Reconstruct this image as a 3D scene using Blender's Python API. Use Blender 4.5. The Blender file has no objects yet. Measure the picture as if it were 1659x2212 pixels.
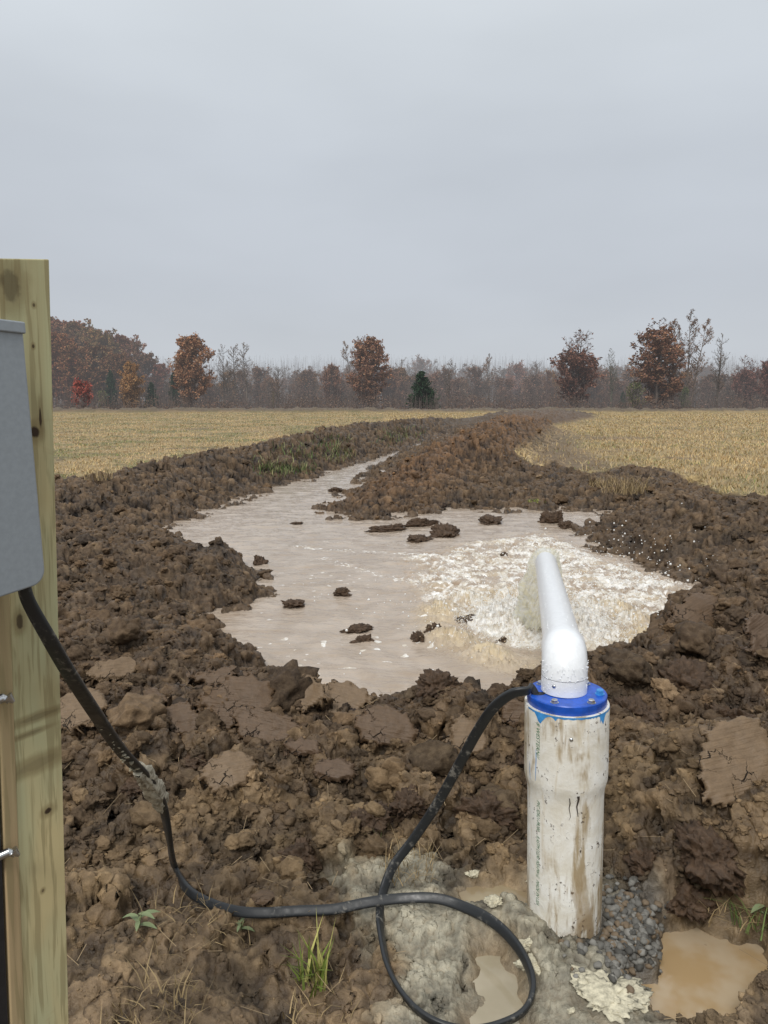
import bpy, math, random
import numpy as np
from mathutils import Vector, Matrix
rnd = random.Random(7)
NR = np.random.default_rng(11)
D = bpy.data
sc = bpy.context.scene
COL = sc.collection
R = math.radians

# ------------------------------------------------------------------ camera
CAMZ = 1.5; PITCH = R(8.1); F = 1664.0; CU, CV = 829.5, 1106.0
cd = D.cameras.new('camera'); cam = D.objects.new('camera', cd); COL.objects.link(cam)
cam.location = (0, 0, CAMZ); cam.rotation_euler = (R(90) - PITCH, 0, 0)
cd.sensor_fit = 'VERTICAL'; cd.sensor_height = 34.6; cd.lens = 34.6 * F / 2212.0
cd.clip_start = 0.05; cd.clip_end = 3000
sc.camera = cam

def ray(u, v):
    x = (u - CU) / F; y = -(v - CV) / F
    return np.array([x, math.cos(PITCH) + y * math.sin(PITCH), -math.sin(PITCH) + y * math.cos(PITCH)])
def P(u, v, z=0.0):                    # point of the horizontal plane z seen in that direction
    d = ray(u, v); t = (z - CAMZ) / d[2]
    return np.array([d[0] * t, d[1] * t, z])
def PY(u, v, Y):                       # point of the vertical plane y=Y
    d = ray(u, v); t = Y / d[1]
    return np.array([d[0] * t, Y, CAMZ + d[2] * t])
def PD(u, v, dep):
    d = ray(u, v)
    return np.array([d[0] * dep, d[1] * dep, CAMZ + d[2] * dep])
def PLN(u, v, n, c):                   # point of the plane n.p = c
    d = ray(u, v); o = np.array([0, 0, CAMZ]); n = np.array(n)
    t = (c - n @ o) / (n @ d)
    return o + d * t

# ------------------------------------------------------------------ numpy noise
def _h(ix, iy, s):
    h = (ix.astype(np.int64) * 374761393 + iy.astype(np.int64) * 668265263 + s * 2246822519) & 0xffffffff
    h = ((h ^ (h >> 13)) * 1274126177) & 0xffffffff
    h = ((h ^ (h >> 16)) * 2246822519) & 0xffffffff
    return (h ^ (h >> 15)) & 0xffffffff
def rand(ix, iy, s):
    return _h(ix, iy, s).astype(np.float32) / np.float32(4294967295.0)
def perlin(x, y, s=0):
    x0 = np.floor(x); y0 = np.floor(y); fx = (x - x0).astype(np.float32); fy = (y - y0).astype(np.float32)
    ix = x0.astype(np.int64); iy = y0.astype(np.int64)
    u = fx * fx * fx * (fx * (fx * 6 - 15) + 10); v = fy * fy * fy * (fy * (fy * 6 - 15) + 10)
    def g(a, b, dx, dy):
        an = rand(a, b, s) * np.float32(6.2831853)
        return np.cos(an) * dx + np.sin(an) * dy
    a = g(ix, iy, fx, fy); b = g(ix + 1, iy, fx - 1, fy); c = g(ix, iy + 1, fx, fy - 1); d = g(ix + 1, iy + 1, fx - 1, fy - 1)
    return ((a + (b - a) * u) * (1 - v) + (c + (d - c) * u) * v) * 1.5
def fbm(x, y, s=0, o=4, gain=0.5):
    t = 0; a = 1.0; f = 1.0
    for k in range(o):
        t = t + a * perlin(x * f + 17.3 * k, y * f - 9.1 * k, s + k); a *= gain; f *= 2.03
    return t
def clods(x, y, sc_, s=0):
    """torn lumps: each cell a tilted, rounded chunk with creases between; returns height (about 0..1) and crease distance"""
    x = x / sc_; y = y / sc_
    ix = np.floor(x).astype(np.int64); iy = np.floor(y).astype(np.int64)
    b1 = np.full(x.shape, 9, np.float32); b2 = b1.copy()
    hh = np.zeros(x.shape, np.float32)
    for dx in (-1, 0, 1):
        for dy in (-1, 0, 1):
            cx = ix + dx; cy = iy + dy
            r1 = rand(cx, cy, s); r2 = rand(cx, cy, s + 51)
            ex = (x - cx - r1).astype(np.float32); ey = (y - cy - r2).astype(np.float32)
            an = rand(cx, cy, s + 77) * 6.283; ca = np.cos(an); sa = np.sin(an)
            el = 1 + 0.9 * rand(cx, cy, s + 99)
            d = (ca * ex + sa * ey) ** 2 * el + (-sa * ex + ca * ey) ** 2 / el
            r3 = rand(cx, cy, s + 13); t1 = rand(cx, cy, s + 31) * 2 - 1; t2 = rand(cx, cy, s + 37) * 2 - 1
            hv = 0.25 + 0.75 * r3 + 0.75 * (t1 * ex + t2 * ey) - 0.55 * d
            m = d < b1
            b2 = np.where(m, b1, np.minimum(b2, d)); hh = np.where(m, hv, hh); b1 = np.where(m, d, b1)
    e = np.sqrt(b2) - np.sqrt(b1)
    return hh * (0.25 + 0.75 * sst(e, 0.0, 0.30)), e
def _h3(ix, iy, iz, s):
    h = (ix * np.uint32(374761393) + iy * np.uint32(668265263) + iz * np.uint32(2147483647) + np.uint32((s * 2246822519) & 0xffffffff))
    h = (h ^ (h >> np.uint32(13))) * np.uint32(1274126177)
    h = (h ^ (h >> np.uint32(16))) * np.uint32(2246822519)
    return h ^ (h >> np.uint32(15))
def perlin3(p, s=0):
    f0 = np.floor(p); fr = (p - f0).astype(np.float32); I = f0.astype(np.int64).astype(np.uint32)
    w = fr * fr * fr * (fr * (fr * 6 - 15) + 10); out = 0
    for dx in (0, 1):
        for dy in (0, 1):
            for dz in (0, 1):
                h = _h3(I[:, 0] + np.uint32(dx), I[:, 1] + np.uint32(dy), I[:, 2] + np.uint32(dz), s)
                g1 = (h & np.uint32(1023)).astype(np.float32) / 511.5 - 1; g2 = ((h >> np.uint32(10)) & np.uint32(1023)).astype(np.float32) / 511.5 - 1; g3 = ((h >> np.uint32(20)) & np.uint32(1023)).astype(np.float32) / 511.5 - 1
                k = (w[:, 0] if dx else 1 - w[:, 0]) * (w[:, 1] if dy else 1 - w[:, 1]) * (w[:, 2] if dz else 1 - w[:, 2])
                out = out + k * (g1 * (fr[:, 0] - dx) + g2 * (fr[:, 1] - dy) + g3 * (fr[:, 2] - dz))
    return out * 1.5
def fbm3(p, s=0, o=4, gain=0.5):
    t = 0; a = 1.0; f = 1.0
    for k in range(o):
        t = t + a * perlin3(p * f + 13.7 * k, s + k); a *= gain; f *= 2.07
    return t
def worley3(p, s=0):
    f0 = np.floor(p); I = f0.astype(np.int64).astype(np.uint32); fr = (p - f0).astype(np.float32); b1 = np.full(len(p), 9, np.float32)
    for dx in (-1, 0, 1):
        for dy in (-1, 0, 1):
            for dz in (-1, 0, 1):
                h = _h3(I[:, 0] + np.uint32(dx & 0xffffffff), I[:, 1] + np.uint32(dy & 0xffffffff), I[:, 2] + np.uint32(dz & 0xffffffff), s)
                a = (h & np.uint32(1023)).astype(np.float32) / 1023 + dx - fr[:, 0]; b_ = ((h >> np.uint32(10)) & np.uint32(1023)).astype(np.float32) / 1023 + dy - fr[:, 1]; c = ((h >> np.uint32(20)) & np.uint32(1023)).astype(np.float32) / 1023 + dz - fr[:, 2]
                b1 = np.minimum(b1, a * a + b_ * b_ + c * c)
    return np.sqrt(b1)
def sst(x, a, b):
    t = np.clip((x - a) / (b - a), 0, 1); return t * t * (3 - 2 * t)
def seg_dist(x, y, pts, vals=None):
    best = np.full(x.shape, 1e9, np.float32); bv = np.zeros(x.shape, np.float32)
    for i in range(len(pts) - 1):
        ax, ay = pts[i][:2]; bx, by = pts[i + 1][:2]
        dx, dy = bx - ax, by - ay; L = dx * dx + dy * dy + 1e-12
        t = np.clip(((x - ax) * dx + (y - ay) * dy) / L, 0, 1)
        d = np.hypot(x - ax - t * dx, y - ay - t * dy)
        m = d < best
        best = np.where(m, d, best)
        if vals is not None: bv = np.where(m, vals[i] + (vals[i + 1] - vals[i]) * t, bv)
    return best, bv
def poly_sd(x, y, pts):                # signed distance, negative inside
    d, _ = seg_dist(x, y, list(pts) + [pts[0]])
    ins = np.zeros(x.shape, bool); n = len(pts)
    for i in range(n):
        x1, y1 = pts[i][:2]; x2, y2 = pts[(i + 1) % n][:2]
        if y1 == y2: continue
        c = (y1 > y) != (y2 > y)
        xi = (x2 - x1) * (y - y1) / (y2 - y1) + x1
        ins ^= c & (x < xi)
    return np.where(ins, -d, d)

# ------------------------------------------------------------------ object helpers
def tag(o, label=None, cat=None, group=None, kind=None):
    if label: o['label'] = label
    if cat: o['category'] = cat
    if group: o['group'] = group
    if kind: o['kind'] = kind
    return o
def empty(name, loc=(0, 0, 0), rot=(0, 0, 0)):
    o = D.objects.new(name, None); COL.objects.link(o); o.location = loc; o.rotation_euler = rot
    o.empty_display_size = 0.1; return o
def np_mesh(name, V, Fc, mat=None, smooth=False, cols=None):
    """V (n,3), Fc (m,k) index array (all faces of one size) or list of arrays"""
    me = D.meshes.new(name)
    V = np.asarray(V, np.float32)
    Fl = Fc if isinstance(Fc, list) else [Fc]
    Fl = [np.asarray(f, np.int32) for f in Fl if len(f)]
    me.vertices.add(len(V)); me.vertices.foreach_set('co', V.ravel())
    nl = sum(f.size for f in Fl); nf = sum(len(f) for f in Fl)
    me.loops.add(nl); me.polygons.add(nf)
    me.loops.foreach_set('vertex_index', np.concatenate([f.ravel() for f in Fl]))
    tot = np.concatenate([np.full(len(f), f.shape[1], np.int32) for f in Fl])
    st = np.concatenate([[0], np.cumsum(tot)[:-1]]).astype(np.int32)
    me.polygons.foreach_set('loop_start', st)
    if smooth: me.polygons.foreach_set('use_smooth', np.ones(nf, bool))
    me.update(calc_edges=True)
    if cols is not None:
        a = me.color_attributes.new('Col', 'FLOAT_COLOR', 'POINT')
        c = np.ones((len(V), 4), np.float32); c[:, :cols.shape[1]] = cols
        a.data.foreach_set('color', c.ravel())
    if mat: me.materials.append(mat)
    return me
def obj(name, me, parent=None, loc=None):
    o = D.objects.new(name, me); COL.objects.link(o)
    if parent is not None: o.parent = parent
    if loc is not None: o.location = loc
    return o
class MB:                              # small mesh collector
    def __init__(s): s.V = []; s.F = {}
    def add(s, v, f):
        b = sum(len(a) for a in s.V); v = np.asarray(v, float); s.V.append(v)
        for q in f:
            s.F.setdefault(len(q), []).append([i + b for i in q])
    def box(s, c, e, M=None):
        cx, cy, cz = c; ex, ey, ez = e[0] / 2, e[1] / 2, e[2] / 2
        v = [(cx + a * ex, cy + b * ey, cz + d * ez) for d in (-1, 1) for b in (-1, 1) for a in (-1, 1)]
        if M is not None: v = [tuple(M @ Vector(p)) for p in v]
        s.add(v, [(0, 2, 3, 1), (4, 5, 7, 6), (0, 1, 5, 4), (2, 6, 7, 3), (0, 4, 6, 2), (1, 3, 7, 5)])
    def tube(s, pts, rad, n=12, caps=True, flat=1.0, twist=None, up=(0, 0, 1)):
        pts = np.asarray(pts, float); m = len(pts)
        rad = np.full(m, rad) if np.isscalar(rad) else np.asarray(rad)
        T = np.gradient(pts, axis=0); T /= np.linalg.norm(T, axis=1)[:, None] + 1e-12
        u = np.array(up, float)
        if abs(T[0] @ u) > 0.95: u = np.array([1.0, 0, 0])
        N = u - (u @ T[0]) * T[0]; N /= np.linalg.norm(N)
        rings = []
        for i in range(m):
            N = N - (N @ T[i]) * T[i]; N /= np.linalg.norm(N) + 1e-12
            B = np.cross(T[i], N)
            tw = 0 if twist is None else twist[i]
            a = np.arange(n) * 2 * math.pi / n
            ca, sa = np.cos(a), np.sin(a)
            if flat != 1.0:            # flat rounded strap section
                k = 0.6
                ca = np.sign(ca) * np.abs(ca) ** k; sa = np.sign(sa) * np.abs(sa) ** k
            Nn = N * math.cos(tw) + B * math.sin(tw); Bn = -N * math.sin(tw) + B * math.cos(tw)
            rings.append(pts[i] + rad[i] * (ca[:, None] * Bn + flat * sa[:, None] * Nn))
        V = np.concatenate(rings); Fq = []
        for i in range(m - 1):
            for j in range(n):
                k = (j + 1) % n
                Fq.append((i * n + j, i * n + k, (i + 1) * n + k, (i + 1) * n + j))
        s.add(V, Fq)
        if caps:
            s.add(rings[0], [tuple(range(n))[::-1]]); s.add(rings[-1], [tuple(range(n))])
    def lathe(s, prof, n=64, M=None, wob=None):
        V = []
        for r, z in prof:
            for j in range(n):
                a = 2 * math.pi * j / n
                V.append((r * math.cos(a), r * math.sin(a), z + (wob(a, r, z) if wob else 0)))
        if M is not None: V = [tuple(M @ Vector(p)) for p in V]
        s.add(V, [(i * n + j, i * n + (j + 1) % n, (i + 1) * n + (j + 1) % n, (i + 1) * n + j) for i in range(len(prof) - 1) for j in range(n)])
    def mesh(s, name, mat, smooth=False, angle=None):
        V = np.concatenate(s.V)
        me = D.meshes.new(name); fs = []
        for k in s.F: fs += s.F[k]
        me.from_pydata([tuple(p) for p in V], [], fs); me.update()
        import bmesh
        bm = bmesh.new(); bm.from_mesh(me); bmesh.ops.remove_doubles(bm, verts=bm.verts, dist=1e-6)
        bmesh.ops.recalc_face_normals(bm, faces=bm.faces)
        if angle:
            for e in bm.edges:
                if len(e.link_faces) == 2 and e.calc_face_angle(0) > angle: e.smooth = False
        bm.to_mesh(me); bm.free()
        if smooth:
            me.polygons.foreach_set('use_smooth', np.ones(len(me.polygons), bool))
        if mat: me.materials.append(mat)
        return me
def bevel(o, w, seg=2):
    m = o.modifiers.new('bevel', 'BEVEL'); m.width = w; m.segments = seg; m.limit_method = 'ANGLE'; return o

# ------------------------------------------------------------------ materials
class NT:
    def __init__(s, name):
        s.m = D.materials.new(name); s.m.use_nodes = True; s.t = s.m.node_tree
        s.b = s.t.nodes['Principled BSDF']; s.out = s.t.nodes['Material Output']
    def n(s, typ, **kw):
        nd = s.t.nodes.new(typ)
        for k, v in kw.items():
            if k.startswith('i_'):
                nd.inputs[k[2:].replace('_', ' ')].default_value = v
            else: setattr(nd, k, v)
        return nd
    def l(s, a, b): s.t.links.new(a, b)
    def mix(s, f, a, b, mode='MIX'):
        nd = s.t.nodes.new('ShaderNodeMix'); nd.data_type = 'RGBA'; nd.blend_type = mode; nd.clamp_factor = True
        for sock, v in ((nd.inputs[0], f), (nd.inputs[6], a), (nd.inputs[7], b)):
            if isinstance(v, bpy.types.NodeSocket): s.l(v, sock)
            elif isinstance(v, (int, float)): sock.default_value = v
            else: sock.default_value = (*v, 1) if len(v) == 3 else v
        return nd.outputs[2]
    def math(s, op, a, b=0.0, c=0.0, clamp=False):
        nd = s.t.nodes.new('ShaderNodeMath'); nd.operation = op; nd.use_clamp = clamp
        for k, v in enumerate((a, b, c)):
            if isinstance(v, bpy.types.NodeSocket): s.l(v, nd.inputs[k])
            else: nd.inputs[k].default_value = v
        return nd.outputs[0]
    def coord(s, which='Object', scale=(1, 1, 1), loc=(0, 0, 0)):
        tc = s.n('ShaderNodeTexCoord'); mp = s.n('ShaderNodeMapping'); mp.inputs['Scale'].default_value = scale
        mp.inputs['Location'].default_value = loc
        s.l(tc.outputs[which], mp.inputs[0]); return mp.outputs[0]
    def noise(s, vec, scale, detail=4, rough=0.55, dist=0.0):
        nd = s.n('ShaderNodeTexNoise'); nd.inputs['Scale'].default_value = scale; nd.inputs['Detail'].default_value = detail
        nd.inputs['Roughness'].default_value = rough; nd.inputs['Distortion'].default_value = dist
        s.l(vec, nd.inputs['Vector']); return nd.outputs['Fac']
    def ramp(s, f, a, b, ca=0.0, cb=1.0):
        nd = s.n('ShaderNodeMapRange'); nd.clamp = True; nd.interpolation_type = 'SMOOTHSTEP'
        s.l(f, nd.inputs[0]); nd.inputs[1].default_value = a; nd.inputs[2].default_value = b
        nd.inputs[3].default_value = ca; nd.inputs[4].default_value = cb; return nd.outputs[0]
    def bump(s, h, strength=0.5, dist=0.01, prev=None):
        nd = s.n('ShaderNodeBump'); nd.inputs['Strength'].default_value = strength; nd.inputs['Distance'].default_value = dist
        s.l(h, nd.inputs['Height'])
        if prev is not None: s.l(prev, nd.inputs['Normal'])
        return nd.outputs[0]
    def set(s, **kw):
        for k, v in kw.items():
            sock = s.b.inputs[k.replace('_', ' ')]
            if isinstance(v, bpy.types.NodeSocket): s.l(v, sock)
            elif isinstance(v, tuple) and len(v) == 3: sock.default_value = (*v, 1)
            else: sock.default_value = v
        return s
def attr(nt):
    a = nt.n('ShaderNodeAttribute'); a.attribute_name = 'Col'; return a

def m_ground(nm='mud and stubble ground'):
    t = NT(nm); a = attr(t); v = t.coord('Object')
    n1 = t.noise(v, 26, 5, 0.65); n2 = t.noise(v, 140, 3, 0.6); n3 = t.noise(v, 5, 4, 0.6)
    c = t.mix(t.ramp(n1, 0.35, 0.7), t.mix(0.38, a.outputs['Color'], (0, 0, 0)), t.mix(0.08, a.outputs['Color'], (0.5, 0.40, 0.27)))
    c = t.mix(t.ramp(n2, 0.62, 0.8, 0, 0.3), c, (0.32, 0.24, 0.15))
    c = t.mix(t.ramp(n2, 0.2, 0.4, 0.45, 0), c, (0.03, 0.02, 0.013))
    c = t.mix(t.ramp(n3, 0.4, 0.65, 0.0, 0.25), c, (0.05, 0.034, 0.024))
    bp = t.bump(n1, 0.55, 0.02); bp = t.bump(n2, 0.6, 0.006, bp)
    rg = t.math('MULTIPLY_ADD', a.outputs['Alpha'], 0.45, 0.36)
    t.set(Base_Color=c, Roughness=rg, Normal=bp); t.b.inputs['Specular IOR Level'].default_value = 0.35
    return t.m
def m_mud(name, col, streak=False, scale=1.0):
    t = NT(name); v = t.coord('Object'); n1 = t.noise(v, 30 * scale, 5, 0.65); n2 = t.noise(v, 150 * scale, 3, 0.6)
    c = t.mix(t.ramp(n1, 0.35, 0.7), tuple(x * 0.6 for x in col), tuple(min(1, x * 1.15) for x in col))
    c = t.mix(t.ramp(n2, 0.25, 0.4, 0.5, 0), c, (0.03, 0.02, 0.013))
    h = n1
    bp = t.bump(n1, 0.5, 0.02)
    if streak:
        v2 = t.coord('Object', (6, 90, 6)); s2 = t.noise(v2, 1.2, 3, 0.6)
        c = t.mix(t.ramp(n1, 0.3, 0.7), tuple(x * 0.86 for x in col), tuple(min(1, x * 1.1) for x in col))
        c = t.mix(t.ramp(s2, 0.4, 0.65, 0, 0.3), c, tuple(x * 0.6 for x in col))
        vo = t.n('ShaderNodeTexVoronoi'); vo.feature = 'DISTANCE_TO_EDGE'; vo.inputs['Scale'].default_value = 9
        nd = t.noise(v, 12, 4, 0.6, 0.5)
        va = t.n('ShaderNodeVectorMath'); va.operation = 'MULTIPLY_ADD'
        cmb = t.n('ShaderNodeCombineXYZ'); t.l(nd, cmb.inputs[0]); t.l(nd, cmb.inputs[1])
        t.l(cmb.outputs[0], va.inputs[0]); va.inputs[1].default_value = (0.25, 0.25, 0.25); t.l(v, va.inputs[2])
        t.l(va.outputs[0], vo.inputs['Vector'])
        cr = t.ramp(vo.outputs['Distance'], 0.0, 0.022, 1, 0)
        cr = t.math('MULTIPLY', cr, t.ramp(t.noise(v, 4, 3), 0.48, 0.58))
        c = t.mix(cr, c, (0.02, 0.014, 0.01))
        bp = t.bump(s2, 0.7, 0.006); bp = t.bump(n1, 0.4, 0.012, bp); bp = t.bump(n2, 0.35, 0.003, bp)
        bp2 = t.n('ShaderNodeBump'); bp2.invert = True; bp2.inputs['Distance'].default_value = 0.01; t.l(cr, bp2.inputs['Height']); t.l(bp, bp2.inputs['Normal']); bp = bp2.outputs[0]
    else:
        bp = t.bump(n2, 0.6, 0.006, bp)
    t.set(Base_Color=c, Roughness=0.62 if not streak else 0.5, Normal=bp); t.b.inputs['Specular IOR Level'].default_value = 0.35
    return t.m
def m_vcol(name, rough=0.7, trans=0.0, haze=0.0, hz=(0.42, 0.45, 0.49)):
    t = NT(name); a = attr(t); t.set(Base_Color=a.outputs['Color'], Roughness=rough); t.b.inputs['Specular IOR Level'].default_value = 0.2
    return t.m
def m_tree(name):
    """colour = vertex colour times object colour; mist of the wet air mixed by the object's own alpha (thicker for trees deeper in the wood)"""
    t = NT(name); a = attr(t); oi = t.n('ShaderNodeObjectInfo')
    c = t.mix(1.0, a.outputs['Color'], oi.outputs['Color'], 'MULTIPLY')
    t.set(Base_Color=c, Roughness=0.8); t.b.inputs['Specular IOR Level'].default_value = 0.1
    em = t.n('ShaderNodeEmission'); em.inputs[0].default_value = (0.37, 0.38, 0.40, 1); em.inputs[1].default_value = 1.0  # even grey glow in the material stands in for haze over distance
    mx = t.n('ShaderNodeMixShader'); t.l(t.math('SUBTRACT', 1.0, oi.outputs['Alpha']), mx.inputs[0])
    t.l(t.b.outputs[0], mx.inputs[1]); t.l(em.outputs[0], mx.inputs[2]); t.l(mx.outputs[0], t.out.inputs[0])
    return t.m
def m_simple(name, col, rough=0.5, metal=0.0, bumpsc=None, bstr=0.1, var=0.0, spec=0.5):
    t = NT(name); v = t.coord('Object')
    t.set(Roughness=rough, Metallic=metal); t.b.inputs['Specular IOR Level'].default_value = spec
    c = (*col, 1)
    n = t.noise(v, bumpsc or 20, 4, 0.6)
    t.set(Base_Color=t.mix(t.ramp(n, 0.3, 0.7), tuple(x * (1 - var) for x in col), tuple(min(1, x * (1 + var)) for x in col)))
    if bumpsc: t.set(Normal=t.bump(n, bstr, 0.003))
    return t.m
def m_wood(name, knots, base=(0.62, 0.52, 0.28), green=(0.52, 0.51, 0.30), brown=(0.36, 0.22, 0.10)):
    t = NT(name); v = t.coord('Object')
    vg = t.coord('Object', (1, 1, 0.045))
    g = t.noise(vg, 95, 3, 0.55, 0.6); g2 = t.noise(vg, 28, 3, 0.6, 0.8); lo = t.noise(t.coord('Object', (1, 1, 0.3)), 7, 3)
    big = t.noise(v, 3.5, 3, 0.6)
    c = t.mix(t.ramp(lo, 0.38, 0.62), base, green)
    c = t.mix(t.ramp(g2, 0.45, 0.62, 0, 0.45), c, tuple(x * 0.72 for x in base))
    c = t.mix(t.ramp(g, 0.48, 0.60, 0, 0.55), c, (0.27, 0.22, 0.11))
    c = t.mix(t.ramp(big, 0.5, 0.7, 0, 0.35), c, (0.30, 0.22, 0.11))
    st = t.noise(t.coord('Object', (0.6, 0.6, 1.6)), 5.5, 4, 0.6, 1.0)
    c = t.mix(t.ramp(st, 0.62, 0.74, 0, 0.6), c, brown)
    sep = t.n('ShaderNodeSeparateXYZ'); t.l(v, sep.inputs[0])
    wob = t.noise(v, 45, 3)
    for (kx, kz, sx, sz, dk) in knots:
        dx = t.math('DIVIDE', t.math('SUBTRACT', sep.outputs[0], kx), sx)
        dz = t.math('DIVIDE', t.math('SUBTRACT', sep.outputs[2], kz), sz)
        d = t.math('SQRT', t.math('ADD', t.math('MULTIPLY', dx, dx), t.math('MULTIPLY', dz, dz)))
        d = t.math('ADD', d, t.math('MULTIPLY', t.math('SUBTRACT', wob, 0.5), 0.9))
        c = t.mix(t.ramp(d, 0.9, 2.2, 0.55, 0), c, (0.22, 0.16, 0.07))
        c = t.mix(t.ramp(d, 0.55, 0.95, dk, 0), c, (0.035, 0.018, 0.012))
    bp = t.bump(g, 0.25, 0.002)
    t.set(Base_Color=c, Roughness=0.75, Normal=bp); t.b.inputs['Specular IOR Level'].default_value = 0.25
    return t.m
def m_casing():
    t = NT('muddy white pvc'); v = t.coord('Object')
    vs = t.coord('Object', (1, 1, 0.16)); s1 = t.noise(vs, 26, 5, 0.65, 0.4); s2 = t.noise(v, 11, 5, 0.7, 0.5); s3 = t.noise(v, 60, 4, 0.7)
    s4 = t.noise(t.coord('Object', (1, 1, 0.3)), 9, 4, 0.65, 0.6)
    sep = t.n('ShaderNodeSeparateXYZ'); t.l(v, sep.inputs[0]); z = sep.outputs[2]
    white = t.mix(t.ramp(s2, 0.3, 0.7), (0.68, 0.64, 0.54), (0.84, 0.83, 0.78))
    c = t.mix(t.ramp(s1, 0.50, 0.68, 0, 0.55), white, (0.50, 0.40, 0.24))
    # big smears of mud down the middle, fading to the sides
    band = t.math('MULTIPLY', t.ramp(s4, 0.50, 0.60), t.ramp(s1, 0.40, 0.56))
    c = t.mix(t.math('MULTIPLY', band, 0.85), c, (0.34, 0.25, 0.13))
    c = t.mix(t.math('MULTIPLY', t.ramp(s3, 0.58, 0.64), t.ramp(s2, 0.50, 0.58)), c, (0.075, 0.052, 0.035))
    c = t.mix(t.math('MULTIPLY', t.ramp(z, 0.0, 0.09, 0.9, 0), t.ramp(s3, 0.47, 0.56)), c, (0.22, 0.16, 0.10))
    lowbrown = t.math('MULTIPLY', t.ramp(z, 0.05, 0.35, 1, 0), t.ramp(s1, 0.5, 0.58))
    c = t.mix(t.math('MULTIPLY', lowbrown, 0.6), c, (0.26, 0.18, 0.10))
    bp = t.bump(s3, 0.25, 0.004); bp = t.bump(s2, 0.3, 0.01, bp)
    t.set(Base_Color=c, Roughness=t.ramp(s1, 0.4, 0.6, 0.38, 0.75), Normal=bp)
    return t.m
def m_cable():
    t = NT('black cable rubber'); v = t.coord('Object'); n = t.noise(v, 14, 5, 0.7); n2 = t.noise(v, 70, 3, 0.6)
    k = t.math('MULTIPLY', t.ramp(n, 0.54, 0.66), t.ramp(n2, 0.45, 0.6))
    c = t.mix(t.math('MULTIPLY', k, 0.55), (0.016, 0.018, 0.02), (0.30, 0.28, 0.24))
    t.set(Base_Color=c, Roughness=t.ramp(n, 0.3, 0.7, 0.28, 0.6), Normal=t.bump(n2, 0.15, 0.002)); return t.m
def m_water():
    t = NT('muddy water'); a = attr(t); v = t.coord('Object')
    foam = a.outputs['Color']; sp = t.n('ShaderNodeSeparateColor'); t.l(foam, sp.inputs[0])
    vs = t.coord('Object', (1, 1, 1)); n1 = t.noise(vs, 3.0, 4, 0.6, 0.6); n2 = t.noise(vs, 28, 4, 0.6, 0.5); n3 = t.noise(vs, 75, 3, 0.6)
    wv0 = t.noise(vs, 14, 4, .65, .8)
    body = t.mix(t.ramp(n1, 0.35, 0.65), (0.35, 0.28, 0.215), (0.43, 0.355, 0.285))
    body = t.mix(t.math('MULTIPLY', sp.outputs[1], 0.85), body, (0.66, 0.55, 0.37))
    body = t.mix(t.math('MULTIPLY', sp.outputs[2], 0.7), body, (0.26, 0.17, 0.09))
    bub = t.ramp(t.math('ADD', sp.outputs[0], t.math('MULTIPLY', t.math('SUBTRACT', n3, 0.5), 0.7)), 0.34, 0.74)
    c = t.mix(t.math('MULTIPLY', bub, t.ramp(n2, .3, .62, .45, 1.0)), body, t.mix(t.ramp(wv0, .38, .6), (0.60, 0.55, 0.46), (0.84, 0.83, 0.80)))
    bp = t.bump(n2, 0.2, 0.012)
    wv = t.noise(t.coord('Object', (1, 2.2, 1)), 9, 3, .55, .8); bp = t.bump(wv, 0.22, 0.03, bp)
    bp = t.bump(n3, 0.5, 0.006, bp)
    t.set(Base_Color=c, Roughness=t.ramp(bub, 0, 1, 0.06, 0.45), IOR=1.33, Normal=bp)
    return t.m
def m_jet():
    t = NT('falling water'); v = t.coord('Object', (1, .5, 1)); n = t.noise(v, 22, 5, 0.7, 1.0); n2 = t.noise(v, 60, 3)
    c = t.mix(t.ramp(n, 0.40, 0.60), (0.90, 0.87, 0.72), (0.98, 0.98, 0.96))
    t.set(Base_Color=c, Roughness=0.15, IOR=1.33, Normal=t.bump(n2, 0.3, 0.01), Emission_Color=c, Emission_Strength=0.16)  # slight glow added to brighten the stream, in place of scattered light
    t.b.inputs['Transmission Weight'].default_value = 0.12; 
    tr = t.n('ShaderNodeBsdfTranslucent'); t.l(c, tr.inputs[0]); mx = t.n('ShaderNodeMixShader'); mx.inputs[0].default_value = .5
    t.l(t.b.outputs[0], mx.inputs[1]); t.l(tr.outputs[0], mx.inputs[2]); t.l(mx.outputs[0], t.out.inputs[0])
    return t.m

M = {}
M['ground'] = m_ground(); M['mud'] = m_mud('dark clod mud', (0.088, 0.053, 0.030)); M['slab'] = m_mud('smooth cut clay', (0.112, 0.070, 0.039), True); M['slabpale'] = m_mud('pale dried cut clay', (0.175, 0.118, 0.068), True)
M['slabdark'] = m_mud('dark cut clay', (0.11, 0.07, 0.042), True)
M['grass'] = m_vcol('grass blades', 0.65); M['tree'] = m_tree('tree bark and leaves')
M['pvc'] = m_simple('white pvc', (0.80, 0.82, 0.84), 0.28, 0, 60, 0.05, 0.04)
M['casing'] = m_casing(); M['blue'] = m_simple('blue painted cap', (0.010, 0.085, 0.48), 0.35, 0, 40, 0.15, 0.2)
M['lightblue'] = m_simple('light blue primer', (0.05, 0.27, 0.62), 0.4, 0, 40, 0.1, 0.25)
M['zinc'] = m_simple('zinc plated steel', (0.55, 0.56, 0.57), 0.3, 1.0, 40, 0.1, 0.1)
M['boxpaint'] = m_simple('grey enamel', (0.29, 0.325, 0.355), 0.38, 0, 120, 0.05, 0.05)
M['cable'] = m_cable(); M['water'] = m_water(); M['jet'] = m_jet()
M['foam'] = m_simple('white foam', (0.82, 0.82, 0.80), 0.4, 0, 90, 0.2, 0.06)
M['tanspray'] = m_simple('silty spray', (0.62, 0.50, 0.32), 0.3, 0, 90, 0.2, 0.15)
M['gravel'] = m_vcol('gravel stones', 0.6); M['crumbs'] = m_ground('loose mud crumbs')
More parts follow.
